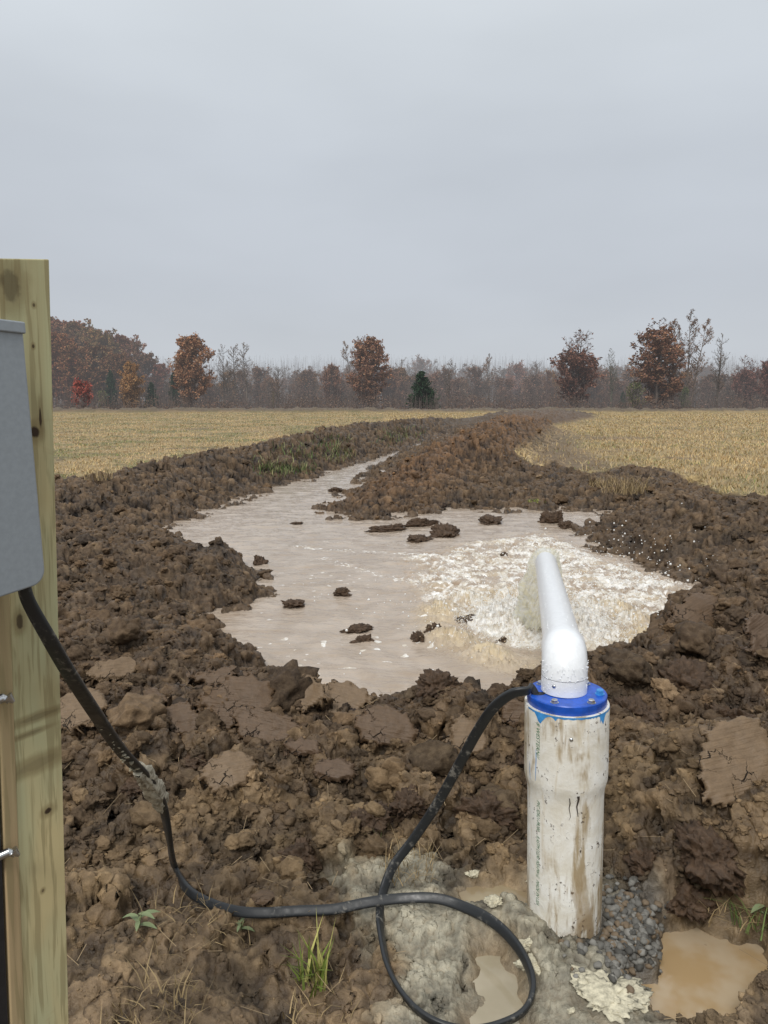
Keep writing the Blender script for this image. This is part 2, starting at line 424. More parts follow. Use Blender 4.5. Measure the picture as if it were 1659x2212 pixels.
M['cement'] = m_simple('pale cement', (0.50, 0.46, 0.34), 0.85, 0, 70, 0.8, 0.3)
M['black'] = m_simple('black plastic', (0.015, 0.015, 0.017), 0.5, 0, 30, 0.2, 0.3)
M['green'] = m_simple('green print', (0.04, 0.17, 0.07), 0.6, 0, 200, 0.05, 0.3)
M['scratch'] = m_simple('dark scratches', (0.06, 0.045, 0.035), 0.7, 0, 80, 0.2, 0.3)

# ------------------------------------------------------------------ layout of the ground (world plan)
W = -0.12                              # level of the pond
shore_px = [(962, 941), (940, 946), (905, 958), (862, 973), (800, 993), (740, 1012), (700, 1027), (650, 1045), (600, 1056), (550, 1078), (510, 1092), (470, 1107),
 (430, 1120), (380, 1133), (345, 1139), (375, 1146), (402, 1152), (415, 1172), (440, 1188), (480, 1206), (540, 1214), (575, 1245), (598, 1285), (570, 1303),
 (530, 1318), (470, 1320), (410, 1322), (440, 1342), (482, 1352), (485, 1380), (520, 1410), (552, 1440), (575, 1475), (620, 1510), (700, 1532), (850, 1540),
 (1000, 1540), (1130, 1535), (1240, 1510), (1285, 1450), (1330, 1412), (1400, 1388), (1430, 1357), (1500, 1337), (1548, 1297), (1530, 1272), (1480, 1252),
 (1420, 1237), (1340, 1207), (1290, 1192), (1240, 1167), (1245, 1143), (1310, 1130), (1300, 1112), (1230, 1106), (1150, 1101), (1080, 1109), (1000, 1104),
 (900, 1112), (830, 1124), (740, 1127), (690, 1110), (682, 1095), (725, 1075), (762, 1050), (772, 1032), (805, 1012), (855, 986), (882, 973), (914, 961), (945, 950), (970, 943)]
shore = [P(u, v, W)[:2] for u, v in shore_px]
def line(px): return [P(u, v, z)[:2] for u, v, z, w in px], [z for *_, z, w in px], [w for *_, w in px]
berm_px = {
 'near': [(150, 1530, .10, .7), (330, 1515, .14, .55), (500, 1490, .19, .5), (600, 1495, .18, .5), (800, 1510, .15, .5), (1000, 1512, .14, .5), (1130, 1505, .15, .5), (1290, 1475, .20, .55), (1400, 1410, .27, .7), (1500, 1355, .32, .8), (1659, 1300, .38, 1.0), (2000, 1260, .4, 1.2)],
 'rfront': [(1400, 1600, .22, .5), (1560, 1560, .36, .6), (1800, 1560, .45, .8), (2200, 1600, .45, .8)],
 'leftfar': [(-500, 1110, .30, 1.2), (0, 1070, .30, 1.1), (125, 1058, .30, 1.1), (250, 1036, .32, 1.1), (350, 1008, .38, 1.0), (430, 988, .46, 1.1), (520, 975, .46, 1.2), (600, 957, .55, 1.2), (670, 944, .55, 1.3), (750, 928, .55, 1.4), (870, 911, .62, 1.6), (1000, 898, .6, 2.0), (1100, 892, .7, 3.0), (1200, 887.5, .7, 4.0)],
 'leftmid': [(-100, 1180, .22, 1.3), (200, 1180, .22, 1.3), (400, 1240, .18, .8), (520, 1265, .14, .45)],
 'leftlow': [(-100, 1350, .16, .9), (200, 1380, .18, .8), (420, 1410, .17, .6), (480, 1450, .16, .4)],
 'right': [(790, 1078, .08, .6), (845, 1048, .14, .8), (905, 1010, .27, .7), (955, 970, .54, .8), (1005, 941, .78, .9), (1050, 922, .86, 1.0), (1095, 910, .85, 1.2), (1130, 902, .6, 2.0), (1200, 893, .55, 3.5)],
 'rightend': [(1060, 925, .5, .8), (1180, 915, .35, .5)],
 'rback': [(1180, 1082, .12, .5), (1260, 1072, .22, .6), (1400, 1064, .30, .8), (1520, 1082, .36, .8), (1659, 1100, .40, .9), (2000, 1130, .4, 1.2)],
 'rmid': [(1290, 1150, .14, .4), (1400, 1175, .26, .8), (1560, 1210, .34, .9), (1700, 1230, .40, 1.0), (2000, 1260, .4, 1.2)],
}
BERM = {}
for k, px in berm_px.items():
    pts = [P(u, v, z)[:2] for u, v, z, w in px]; BERM[k] = (pts, [q[2] for q in px], [q[3] for q in px])
DITCH = [P(u, v, W)[:2] for u, v in ((950, 945), (985, 928), (1030, 913), (1090, 899), (1150, 891))]
farb = [(-260, 121), (-60, 119), (0, 117), (60, 113), (260, 110)]
mud_px = [(-500, 1075), (0, 1050), (125, 1037), (250, 1024), (340, 1012), (420, 1003), (520, 1000), (700, 1000), (900, 990), (1000, 1012), (1040, 985), (1062, 1000), (1100, 1005), (1160, 1014), (1200, 998), (1225, 1012), (1270, 1024), (1330, 1012),
          (1440, 1012), (1510, 1045), (1560, 1066), (1659, 1074), (1900, 1090), (2500, 1140)]
mudp = [P(u, v, 0)[:2] for u, v in mud_px] + [np.array(q) for q in [(14, 4), (14, -6), (-14, -6), (-14, 4)]]
cem_px = [(735, 1855), (830, 1850), (1000, 1870), (1130, 1900), (1310, 1930), (1400, 1975), (1440, 2020), (1430, 2120), (1380, 2140), (1500, 2400), (800, 2500), (870, 2230), (845, 2120), (815, 2000), (740, 1940)]
cem = [P(u, v, 0)[:2] for u, v in cem_px]
pud_px = {'a': [(1425, 2045), (1440, 2015), (1500, 2000), (1560, 2025), (1640, 2050), (1700, 2120), (1640, 2185), (1500, 2212), (1390, 2165), (1375, 2130), (1440, 2105)],
          'b': [(1040, 2060), (1080, 2060), (1100, 2120), (1120, 2160), (1110, 2240), (1040, 2230), (1060, 2150)],
          'c': [(1000, 1925), (1040, 1915), (1090, 1905), (1150, 1925), (1140, 1985), (1080, 1975), (1060, 1950), (1010, 1960)]}
PUD = {k: [P(u, v, -0.02)[:2] for u, v in px] for k, px in pud_px.items()}
gra_px = [(1300, 1975), (1400, 1960), (1445, 2010), (1440, 2080), (1400, 2120), (1330, 2130), (1290, 2080), (1285, 2020)]
GRA = [P(u, v, 0)[:2] for u, v in gra_px]
WC = np.array([0.512, 2.03])           # well casing axis on the ground

def near_mask(x, y, pts, marg):
    p = np.array(pts); return (x > p[:, 0].min() - marg) & (x < p[:, 0].max() + marg) & (y > p[:, 1].min() - marg) & (y < p[:, 1].max() + marg)
def poly_sd_l(x, y, pts, marg=2.0):
    o = np.full(x.shape, marg, np.float32); m = near_mask(x, y, pts, marg)
    if m.any(): o[m] = poly_sd(x[m], y[m], pts)
    return o
clod_px = [  # clods standing in the pond: u, v, width px, height m, label
 (962, 1150, 55, .10), (905, 1162, 42, .05), (1058, 1124, 55, .06), (1190, 1122, 42, .11), (1225, 1133, 36, .07), (738, 1278, 36, .04),
 (634, 1302, 44, .03), (940, 1362, 42, .05), (903, 1378, 24, .04), (770, 1358, 60, .035), (788, 1380, 44, .03), (703, 1512, 40, .05), (560, 1212, 26, .06),
 (725, 1056, 26, .05), (700, 1092, 14, .03), (640, 1126, 28, .02), (1010, 1338, 60, .04), (1090, 1386, 30, .04), (836, 1140, 60, .05), (905, 1130, 66, .06), (1170, 1470, 26, .06), (1088, 1195, 16, .03)]

def fields(x, y, fine=True):
    """height of the ground and its colour; x, y float arrays"""
    x = x.astype(np.float64); y = y.astype(np.float64); r = np.hypot(x, y)
    wx = x + 0.10 * fbm(x * 1.7, y * 1.7, 5, 3); wy = y + 0.10 * fbm(x * 1.7, y * 1.7, 9, 3)
    s = poly_sd_l(wx, wy, shore, 6.0)
    mud = poly_sd(x, y, mudp)
    H = np.zeros(x.shape, np.float64); A = sst(-mud, -0.15, 0.35 + 0 * x) ; berm = np.zeros(x.shape)
    red = np.zeros(x.shape)
    for k, (pts, hs, ws) in BERM.items():
        d, h = seg_dist(wx, wy, pts, hs); _, w = seg_dist(wx, wy, pts, ws)
        e = h * np.exp(-(d / np.maximum(w, .1)) ** 2)
        berm = np.maximum(berm, np.maximum(h, 0.01) * 0 + np.exp(-(d / np.maximum(w * 1.05, .1)) ** 4))
        H = (H ** 4 + e ** 4) ** 0.25
        if k in ('right', 'rightend'): red = np.maximum(red, np.exp(-(d / np.maximum(w, .1)) ** 2))
    land = 0.035 * fbm(x * .9, y * .9, 40, 3) * A
    H = H + land
    A = np.maximum(A, berm); A = np.maximum(A, 1 - sst(s, 1.1, 2.0)); dch, _ = seg_dist(x, y, DITCH); A = np.maximum(A, 1 - sst(dch, 1.6, 2.6)); H = H * (1 - .8 * np.exp(-(dch / .8) ** 2))
    fd, _ = seg_dist(x, y, farb); fb = np.exp(-(fd / 1.8) ** 2)
    H = H + 0.55 * fb * (1 + 0.5 * fbm(x * .5, y * .5, 3, 2)); A = np.maximum(A, fb)
    gentle = 0.10 * fbm(x * 0.06, y * 0.06, 21, 2) * sst(r, 15, 40)
    H = H + gentle
    # pond and channel
    bw = 0.42 + 0.75 * sst(r, 7.5, 13)
    k = sst(s, -0.02, bw)
    Hout = (W - 0.03) + (H - W + 0.03) * k + 0.05 * (1 - k) * 0
    Hin = W - 0.03 - 0.25 * sst(-s, 0, 0.4)
    H = np.where(s > -0.02, Hout, Hin)
    wat = sst(-s, 0.0, 0.12)
    # calm trodden ground by the camera
    fl = sst(y, 1.35, 2.55 + 0 * y); flat = 1 - fl
    flat = np.where(x < 0.3, flat, 1 - sst(y, 1.6, 2.25)); flat *= (1 - sst(np.abs(x), 2.5, 4))
    c_sd = poly_sd_l(x, y, cem, 2.0) + .07 * fbm(x * 5, y * 5, 27, 4, .6); cm = sst(-c_sd, -0.05, 0.07)
    amp = A * (1 - 0.72 * flat) * (1 - 0.72 * wat) * (1 - 0.93 * cm) + 0.0
    # clay land: lumps at several sizes
    det = np.zeros(x.shape); cre = np.ones(x.shape)
    if fine:
        m = (A > 0.02) & (r < 160)
        X = x[m]; Y = y[m]; RR = r[m]
        qx = X + 0.05 * fbm(X * 6, Y * 6, 61, 3); qy = Y + 0.05 * fbm(X * 6, Y * 6, 71, 3)
        big, e0 = clods(qx, qy, 0.62, 3)
        h1, e1 = clods(qx, qy, 0.27, 1)
        h2, e2 = clods(qx * 1.0 + .02 * h1, qy, 0.115, 2)
        dd = 0.115 * big + 0.070 * h1 + 0.026 * h2
        n9 = np.abs(fbm(qx * 4, qy * 4, 33, 3, 0.5)); dd -= 0.03 * n9
        dd = dd * (1 + 0.5 * sst(RR, 8, 40)) - 0.075
        det[m] = dd; cc = np.minimum(np.minimum(e0 * 1.2, e1), e2 * 1.3); cre[m] = cc
    H = H + det * amp
    # scattered stubble roughness of the field
    fieldn = (1 - A) * (0.03 * fbm(x * 3, y * 3, 91, 3) + 0.02) * sst(r, 5, 12)
    H = H + fieldn
    # cement patch, granular
    cg, _ = clods(x, y, 0.03, 15); cg2, _ = clods(x, y, 0.014, 16)
    H = np.where(r < 5, H * (1 - 0.0 * cm) + cm * (0.006 * cg + 0.004 * cg2 + 0.012 * fbm(x * 5, y * 5, 17, 3) + 0.002), H)
    pd = np.full(x.shape, 2.0)
    for q in PUD.values(): pd = np.minimum(pd, poly_sd_l(x + .03 * fbm(x * 9, y * 9, 18, 2), y + .03 * fbm(x * 9, y * 9, 19, 2), q, 1.0))
    pm = sst(-pd, -0.09, 0.02)
    H = H * (1 - pm) + pm * (-0.040 + .012 * fbm(x * 12, y * 12, 19, 2))
    # a flat seat for the casing
    dc = np.hypot(x - WC[0], y - WC[1]); cs = (1 - sst(dc, 0.13, 0.38)) * (1 - pm)
    H = H * (1 - cs) + cs * (0.056 - .13 * np.clip(x - WC[0], -.15, .12) + 0.012 * cg + .012 * fbm(x * 14, y * 14, 23, 2))
    # ---- colour
    n = fbm(x * 2.2, y * 2.2, 100, 4); n2 = fbm(x * 9, y * 9, 110, 3); n3 = fbm(x * .35, y * .35, 120, 3)
    def L(c): return np.array(c)[None, :]
    def mx(f, a, b): f = np.clip(f, 0, 1)[:, None]; return a * (1 - f) + b * f
    C = L((0.112, 0.071, 0.040)) * np.ones((x.size, 1))
    C = mx(sst(n, -0.1, 0.7) * 0.55, C, L((0.160, 0.106, 0.064)))
    C = mx(sst(-y, -3.4, -2.4) * (0.55 + 0.45 * sst(n2 + n, -0.3, 0.6)), C, L((0.235, 0.165, 0.095)))      # drier clay low down on the near bank
    C = mx(sst(n2, 0.35, 0.9) * 0.6, C, L((0.25, 0.185, 0.125)))
    C = mx(red * sst(y, 9, 14) * 0.9, C, L((0.185, 0.098, 0.045)))
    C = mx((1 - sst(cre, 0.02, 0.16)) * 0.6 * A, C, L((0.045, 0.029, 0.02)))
    C = mx(fb * .8, C, L((0.21, 0.18, 0.15)))
    C = mx(sst(r, 35, 90) * A * .35, C, L((0.19, 0.15, 0.115)))
    straw = L((0.41, 0.30, 0.15)); green = L((0.20, 0.19, 0.075)); dirt = L((0.16, 0.11, 0.068))
    G = mx(sst(n3 + .4 * n, -0.3, 0.5) * np.where(x < 0, 0.8, 0.4), np.ones((x.size, 1)) * straw, green)
    G = mx(sst(n + .6 * n2, 0.35, 0.9) * .6, G, dirt)
    tr, _ = seg_dist(x, y, [P(1190, 935, 0)[:2], P(1185, 970, 0)[:2], P(1240, 1010, 0)[:2]])
    tr2, _ = seg_dist(x, y, [P(1050, 958, 0)[:2], P(1190, 950, 0)[:2], P(1330, 948, 0)[:2]])
    bare = np.maximum.reduce([1 - sst(tr + .5 * n2, 0.5, 1.5), (1 - sst(tr2 + .7 * n2, 0.5, 2.0)) * .8, sst(fbm(x * .33, y * .22, 140, 4, .6), .48, .85) * sst(-y, -75, -30) * .8])
    G = mx(bare * .8, G, dirt)
    beyond = sst(y, 112, 120)
    G = mx(beyond, G, L((0.17, 0.12, 0.08)))
    C = mx(1 - sst(A, 0.25, 0.75 + 0 * A), C, G)
    C = mx(cm * sst(cg + cg2, 0.1, .9) * .35 + cm * .62, C, L((0.37, 0.345, 0.265)))
    C = mx(cm * sst(n2, .2, .8) * .4, C, L((0.24, 0.19, 0.125))); C = mx(cm * sst(-n2, .2, .7) * .4, C, L((0.20, 0.185, 0.14)))
    C = mx(pm, C, L((0.30, 0.22, 0.13)))
    gsd = poly_sd_l(x, y, GRA, 1.0); C = mx(sst(-gsd, -0.05, 0.03) * .8, C, L((0.10, 0.10, 0.10)))
    C = mx(wat * .7 + (1 - sst(s, 0.0, 0.10)) * .3, C, L((0.085, 0.06, 0.042)))
    C = C * (1 + 0.10 * n2[:, None])
    rough = np.clip(0.25 + 0.5 * sst(n + n2, -0.6, 0.6) + (1 - A) * .5 - .3 * (1 - sst(s, 0, .2)) - .25 * cm, 0, 1)
    grass = (1 - sst(A, 0.1, 0.5)) * (1 - bare * .85) * (1 - beyond) * (1 - sst(n + .6 * n2, .55, 1.0) * .6)
    return H, np.clip(C, 0.01, 0.9), rough, A * (1 - wat) * (1 - cm) * (1 - sst(pm, .1, .5)), grass, amp * (1 - .85 * pm)

# ------------------------------------------------------------------ ground mesh: polar sheet around the spot, finest in front
def radii():
    r = [0.25, 0.5, 0.8, 1.05]; 
    while r[-1] < 1400:
        q = r[-1]
        if q < 1.45: st = 0.02
        elif q < 3.2: st = 0.0052
        elif q < 24: st = 0.0052 * (q / 3.2) ** 1.5
        elif q < 105: st = 0.0052 * (24 / 3.2) ** 1.5 * (q / 24) ** 1.5
        elif q < 130: st = 0.45
        else: st = q * 0.06
        r.append(q + st)
    return np.array(r)
rr = radii()
dense = np.linspace(-0.74, 0.74, 1150); coarse = np.linspace(0.74, 2 * math.pi - 0.74, 62)[1:-1]
th = np.concatenate([dense, coarse]); nt_, nr_ = len(th), len(rr)
TH, RRg = np.meshgrid(th, rr)
gx = (RRg * np.sin(TH)).ravel(); gy = (RRg * np.cos(TH)).ravel()
H, C, RO, A, GR, AMP = fields(gx, gy)
# push along the true surface normal with 3-D noise, so that steep faces crumble too
V = np.stack([gx, gy, H], 1)
Gd = V.reshape(nr_, nt_, 3); dr_ = np.gradient(Gd, axis=0); dt_ = (np.roll(Gd, -1, 1) - np.roll(Gd, 1, 1)); Nn = np.cross(dt_, dr_).reshape(-1, 3); Nn /= np.linalg.norm(Nn, axis=1)[:, None] + 1e-12
Nn[Nn[:, 2] < 0] *= -1
rg_ = RRg.ravel(); kk = np.clip(AMP, 0, 1)
m = (kk > .03) & (rg_ < 45) & (rg_ > 1.1); p3 = V[m].copy(); rm = rg_[m]
dsp = 0.034 * fbm3(p3 * 6.5, 500, 2) - 0.040 * np.abs(fbm3(p3 * 11 + 5, 510, 3, .55)) + .012
m2 = rm < 14; q3 = p3[m2] + 0.02 * np.stack([perlin3(p3[m2] * 20, 520), perlin3(p3[m2] * 20, 521), perlin3(p3[m2] * 20, 522)], 1)
w1 = worley3(q3 / 0.052, 530); dsp[m2] += 0.017 * (0.55 - w1)
m3 = rm < 6.5; q4_ = p3[m3]; w2 = worley3(q4_ / 0.021, 540); dsp[m3] += 0.0085 * (0.55 - w2) + .004 * fbm3(q4_ * 70, 550, 2, .6)
m4 = rm > 6; q5 = p3[m4] + .06 * np.stack([perlin3(p3[m4] * 7, 560), perlin3(p3[m4] * 7, 561), perlin3(p3[m4] * 7, 562)], 1)
dsp[m4] += sst(rm[m4], 6, 10) * (0.020 * (0.6 - worley3(q5 / .17, 570)) + .05 * fbm3(p3[m4] * 4, 575, 2) - .085 * np.abs(fbm3(q5 * 5.5, 580, 3, .6)) + .02)
sc3 = 1 + .8 * sst(rm, 8, 30)
V[m] += Nn[m] * (dsp * sc3 * (0.35 + .65 * kk[m]))[:, None]
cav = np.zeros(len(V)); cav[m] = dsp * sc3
cfac = (1 - .25 * np.clip(kk, 0, 1)) * (1 + np.clip(cav * 20, -.72, .6)); C = C * np.array([[1.06, 1.0, .86]]) ** np.clip(kk, 0, 1)[:, None]; C = np.clip(C * cfac[:, None], .012, .9)  # shade painted into the mud colour: crevices darker, raised lumps lighter
# smooth wet faces where a bucket has cut the clay
cv = len(V); V = np.concatenate([V, [[0, 0, 0]]])
i = np.arange(nr_ - 1)[:, None]; j = np.arange(nt_)[None, :]; j2 = (j + 1) % nt_
FQ = np.stack([(i * nt_ + j), (i * nt_ + j2), ((i + 1) * nt_ + j2), ((i + 1) * nt_ + j)], -1).reshape(-1, 4)[:, ::-1]
FT = np.stack([np.full(nt_, cv), np.arange(nt_), (np.arange(nt_) + 1) % nt_], 1)[:, ::-1]
cc = np.concatenate([np.concatenate([C, RO[:, None]], 1), [[.15, .1, .07, .7]]])
ground = obj('ground', np_mesh('ground', V, [FQ, FT], M['ground'], True, cc)); tag(ground, kind='structure')
bpy.context.view_layer.update()
print('ground verts', len(V))
def gz(x, y):
    ok, loc, nrm, idx = ground.ray_cast(Vector((x, y, 5)), Vector((0, 0, -1)))
    return loc.z if ok else 0.0
def ground_hit(u, v):
    d = ray(u, v); ok, loc, nrm, idx = ground.ray_cast(Vector((0, 0, CAMZ)), Vector(d).normalized())
    return np.array(loc) if ok else P(u, v, 0)

# ------------------------------------------------------------------ pond water
def water_r():
    r = [3.2]
    while r[-1] < 75: r.append(r[-1] + (0.0095 if r[-1] < 6.8 else 0.016 * (r[-1] / 6.8) ** 1.7))
    return np.array(r)
wr = water_r(); wt = np.linspace(-0.42, 0.56, 820); TT, WR = np.meshgrid(wt, wr)
wx_ = (WR * np.sin(TT)).ravel(); wy_ = (WR * np.cos(TT)).ravel()
sd = poly_sd(wx_, wy_, shore)
SC = np.array([1.13, 5.45])            # where the jet lands
foam_px = [(900, 1290), (880, 1262), (905, 1228), (850, 1205), (1000, 1180), (1080, 1160), (1170, 1148), (1262, 1185), (1350, 1215), (1480, 1255), (1550, 1297), (1505, 1340), (1400, 1375), (1300, 1400), (1180, 1392), (1080, 1362), (985, 1330)]
FO = [P(u, v, W)[:2] for u, v in foam_px]
def foam_fields(x, y):
    q = poly_sd_l(x + .12 * fbm(x * 2, y * 2, 301, 3), y + .12 * fbm(x * 2, y * 2, 302, 3), FO, 3.0)
    inn = sst(-q, -0.25, 0.30)
    d = np.hypot((x - SC[0]) / 1.0, (y - SC[1]) / 1.15); an = np.arctan2(x - SC[0], y - SC[1])
    core = 1 - sst(d, 0.28, 0.62)
    ring = np.exp(-((d - 0.74 - .10 * perlin(an * 1.6, an * 0, 5)) / 0.15) ** 2) * (0.45 + 0.75 * sst(perlin(an * 2.2, 0 * an, 8), -.3, .4))
    # web of foam drawn out along the eddy
    sw = an * 1.6; fx = d * 5.5 + .5 * perlin(x * 3, y * 3, 310); web = 1 - np.abs(fbm(fx + 0 * x, sw * 2.2 + .3 * perlin(x * 5, y * 5, 311), 312, 3)) * 3.4
    web2 = 1 - np.abs(fbm(x * 5, y * 8, 320, 4, .6)) * 3.0
    foam = inn * (0.30 + .55 * np.maximum(web, web2 * .9)) + core * .6
    foam = np.maximum(foam, 0)
    for px, wd, st in (([(645, 1182), (700, 1187), (800, 1192), (900, 1197), (960, 1210)], .10, .8), ([(690, 1205), (760, 1225), (840, 1245), (900, 1262)], .12, .7), ([(935, 1420), (1000, 1400), (1080, 1395), (1180, 1405)], .06, .4), ([(1290, 1420), (1400, 1385), (1500, 1340)], .10, .5), ([(640, 1165), (820, 1178), (1000, 1172), (1150, 1150)], .07, .5)):
        dl, _ = seg_dist(x, y, [P(u, v, W)[:2] for u, v in px])
        foam = np.maximum(foam, st * np.exp(-(dl / wd) ** 2) * sst(web2, 0.15, .8))
    spk, e = clods(x, y, 0.16, 330); rs = rand(np.floor(x / .16).astype(np.int64), np.floor(y / .16).astype(np.int64), 331)
    fl = perlin(x * 11, y * 17, 332); flecks = sst(fl, 0.52, 0.66) * sst(perlin(x * .9, y * .9, 333), -.1, .4) * (y < 7.5)
    foam = np.maximum(foam, flecks * .75)
    return foam, inn, core, ring, d, an, web
foam, inn, core, ring, dj, an, web = foam_fields(wx_, wy_)
rip = 0.0055 * fbm(wx_ * 3.0 + wy_ * 1.2, wy_ * 7, 341, 4, .6) + 0.0025 * fbm(wx_ * 14, wy_ * 22, 345, 2)
flow = 0.012 * fbm(wx_ * 2.2, wy_ * 3.2, 351, 3) * sst(WR.ravel(), 6, 9) + .006 * np.sin(dj * 26 + 2.5 * perlin(wx_ * 1.3, wy_ * 1.3, 355)) * np.exp(-(dj - .9) / 1.1) * (dj > .9)
rid = 1 - np.abs(fbm(wx_ * 7, wy_ * 7, 361, 4, .6)) * 2.2
spk = np.clip(1 - np.abs(fbm(wx_ * 17, wy_ * 17, 371, 3, .6)) * 2.6, 0, 1)
hz = W + rip + flow + inn * (.024 * rid + .008 * spk * (foam > .3)) + ring * (.025 + .05 * np.clip(rid, 0, 1) + .012 * spk ** 2) + core * (.05 + .02 * spk ** 2 + .06 * np.clip(rid, 0, 1))
hz -= .05 * np.exp(-((dj - .5) / .12) ** 2) * inn * .5
tan = np.clip(ring * (.85 - .5 * spk) + inn * .35 * sst(fbm(wx_ * 3, wy_ * 3, 391, 3), .1, .6), 0, 1)
bub = np.clip(foam * (1 - .35 * ring) + core * .55 + spk ** 2 * ring * .55 + sst(-dj, -.8, -.3) * .3, 0, 1); patch_ = sst(fbm(wx_ * 4.5, wy_ * 4.5, 396, 3, .6), -.45, .25); bub = np.clip(bub * 1.12 * (.66 + .34 * np.maximum(patch_, 1 - inn)) + .12 * inn * patch_, 0, 1)
dark = np.clip(inn * sst(-rid, -.25, .5) * .9 + .35 * sst(fbm(wx_ * 1.2, wy_ * 5, 381, 3), .2, .8), 0, 1)
wV = np.stack([wx_, wy_, hz], 1); n_t = len(wt)
i = np.arange(len(wr) - 1)[:, None]; j = np.arange(n_t - 1)[None, :]
wF = np.stack([(i * n_t + j), (i * n_t + j + 1), ((i + 1) * n_t + j + 1), ((i + 1) * n_t + j)], -1).reshape(-1, 4)[:, ::-1]
keep = (sd[wF] < 0.75).all(1); wF = wF[keep]
used = np.unique(wF); mp = np.full(len(wV), -1, np.int64); mp[used] = np.arange(len(used)); wF = mp[wF]
wcol = np.stack([bub, tan, dark], 1)[used]
water = obj('pond_water', np_mesh('pond_water', wV[used], wF, M['water'], True, wcol)); tag(water, kind='structure')

# puddles
for k, q in PUD.items():
    p = np.array(q); c = p.mean(0); p2 = c + (p - c) * (1.6 if k != 'a' else 1.2)
    x0, y0 = p2.min(0); x1, y1 = p2.max(0); nx = ny = 40
    XX, YY = np.meshgrid(np.linspace(x0, x1, nx), np.linspace(y0, y1, ny)); s_ = poly_sd(XX.ravel(), YY.ravel(), list(p2))
    vv = np.stack([XX.ravel(), YY.ravel(), np.full(nx * ny, -0.024) + .0006 * perlin(XX.ravel() * 20, YY.ravel() * 20, 3)], 1)
    ii = np.arange(ny - 1)[:, None]; jj = np.arange(nx - 1)[None, :]
    ff = np.stack([ii * nx + jj, ii * nx + jj + 1, (ii + 1) * nx + jj + 1, (ii + 1) * nx + jj], -1).reshape(-1, 4)
    ff = ff[(s_[ff] < 0.02).any(1)]
    tnt = NT('puddle water %s' % k); vv_ = tnt.coord('Object'); nn = tnt.noise(vv_, 6, 3)
    ca, cb = {'a': ((0.36, 0.25, 0.13), (0.42, 0.33, 0.22)), 'b': ((0.33, 0.285, 0.2), (0.38, 0.33, 0.24)), 'c': ((0.26, 0.2, 0.12), (0.33, 0.27, 0.17))}[k]
    tnt.set(Base_Color=tnt.mix(tnt.ramp(nn, .4, .6), ca, cb), Roughness=0.06, IOR=1.33)
    tag(obj('puddle', np_mesh('puddle', vv, ff, tnt.m, True)), kind='structure')

# ------------------------------------------------------------------ rocks / clods / crumbs
import bmesh
def ico(sub):
    bm = bmesh.new(); bmesh.ops.create_icosphere(bm, subdivisions=sub, radius=1)
    v = np.array([q.co[:] for q in bm.verts]); f = np.array([[w.index for w in q.verts] for q in bm.faces]); bm.free(); return v, f
ICO = {k: ico(k) for k in (1, 2, 3, 4, 5)}
def lump(v, seed, rough=.35, freq=2.0, cuts=9):
    g_ = np.random.default_rng(seed * 7 + 1)
    n = g_.normal(size=(cuts, 3)); n /= np.linalg.norm(n, axis=1)[:, None]; dd = g_.uniform(.58, .92, cuts)
    u_ = v / np.linalg.norm(v, axis=1)[:, None]; R0 = np.linalg.norm(v, axis=1)
    if cuts:
        pr_ = u_ @ n.T; lim = np.where(pr_ > .05, dd[None] / np.maximum(pr_, .05), 9); R0 = R0 * np.minimum(1, lim.min(1)) * 1.12
    w_ = u_ * R0[:, None]
    k = fbm3(w_ * freq + seed, seed, 4, .6) * .8 - .55 * np.abs(fbm3(w_ * freq * 2.3 + seed, seed + 50, 3, .6)) + .12
    return w_ * (1 + rough * k)[:, None]
def crumbly(v, seed, amp=.06, sc_=6.0):
    r_ = np.linalg.norm(v, axis=1)[:, None]
    return v * (1 + amp * (.55 - worley3(v * sc_ + seed, seed))[:, None] / .4 + amp * .5 * fbm3(v * sc_ * 2.4, seed + 3, 2)[:, None])
def scatter_lumps(name, pos, size, cols, mat, sub=1, seed=0, rough=.4, flat=.7):
    base = [lump(ICO[sub][0], seed + k, rough) for k in range(10)]; f = ICO[sub][1]; nv = len(ICO[sub][0])
    N = len(pos); Vs = np.empty((N, nv, 3)); rot = NR.random(N) * 6.283; kk = NR.integers(0, 10, N)
    B = np.array(base)[kk]; ax = NR.uniform(.7, 1.35, (N, 1)); B[..., 0] *= ax; B[..., 2] *= flat
    tl = NR.uniform(-.6, .6, (N, 1)); y_, z_ = B[..., 1].copy(), B[..., 2].copy(); B[..., 1] = y_ * np.cos(tl) - z_ * np.sin(tl); B[..., 2] = y_ * np.sin(tl) + z_ * np.cos(tl)
    c, s_ = np.cos(rot)[:, None], np.sin(rot)[:, None]
    Vs[..., 0] = B[..., 0] * c - B[..., 1] * s_; Vs[..., 1] = B[..., 0] * s_ + B[..., 1] * c; Vs[..., 2] = B[..., 2]
    Vs = Vs * size[:, None, None] + pos[:, None, :]
    Fs = (f[None] + (np.arange(N) * nv)[:, None, None]).reshape(-1, 3)
    Cc = np.repeat(cols, nv, 0)
    return np_mesh(name, Vs.reshape(-1, 3), Fs, mat, sub > 3, Cc)
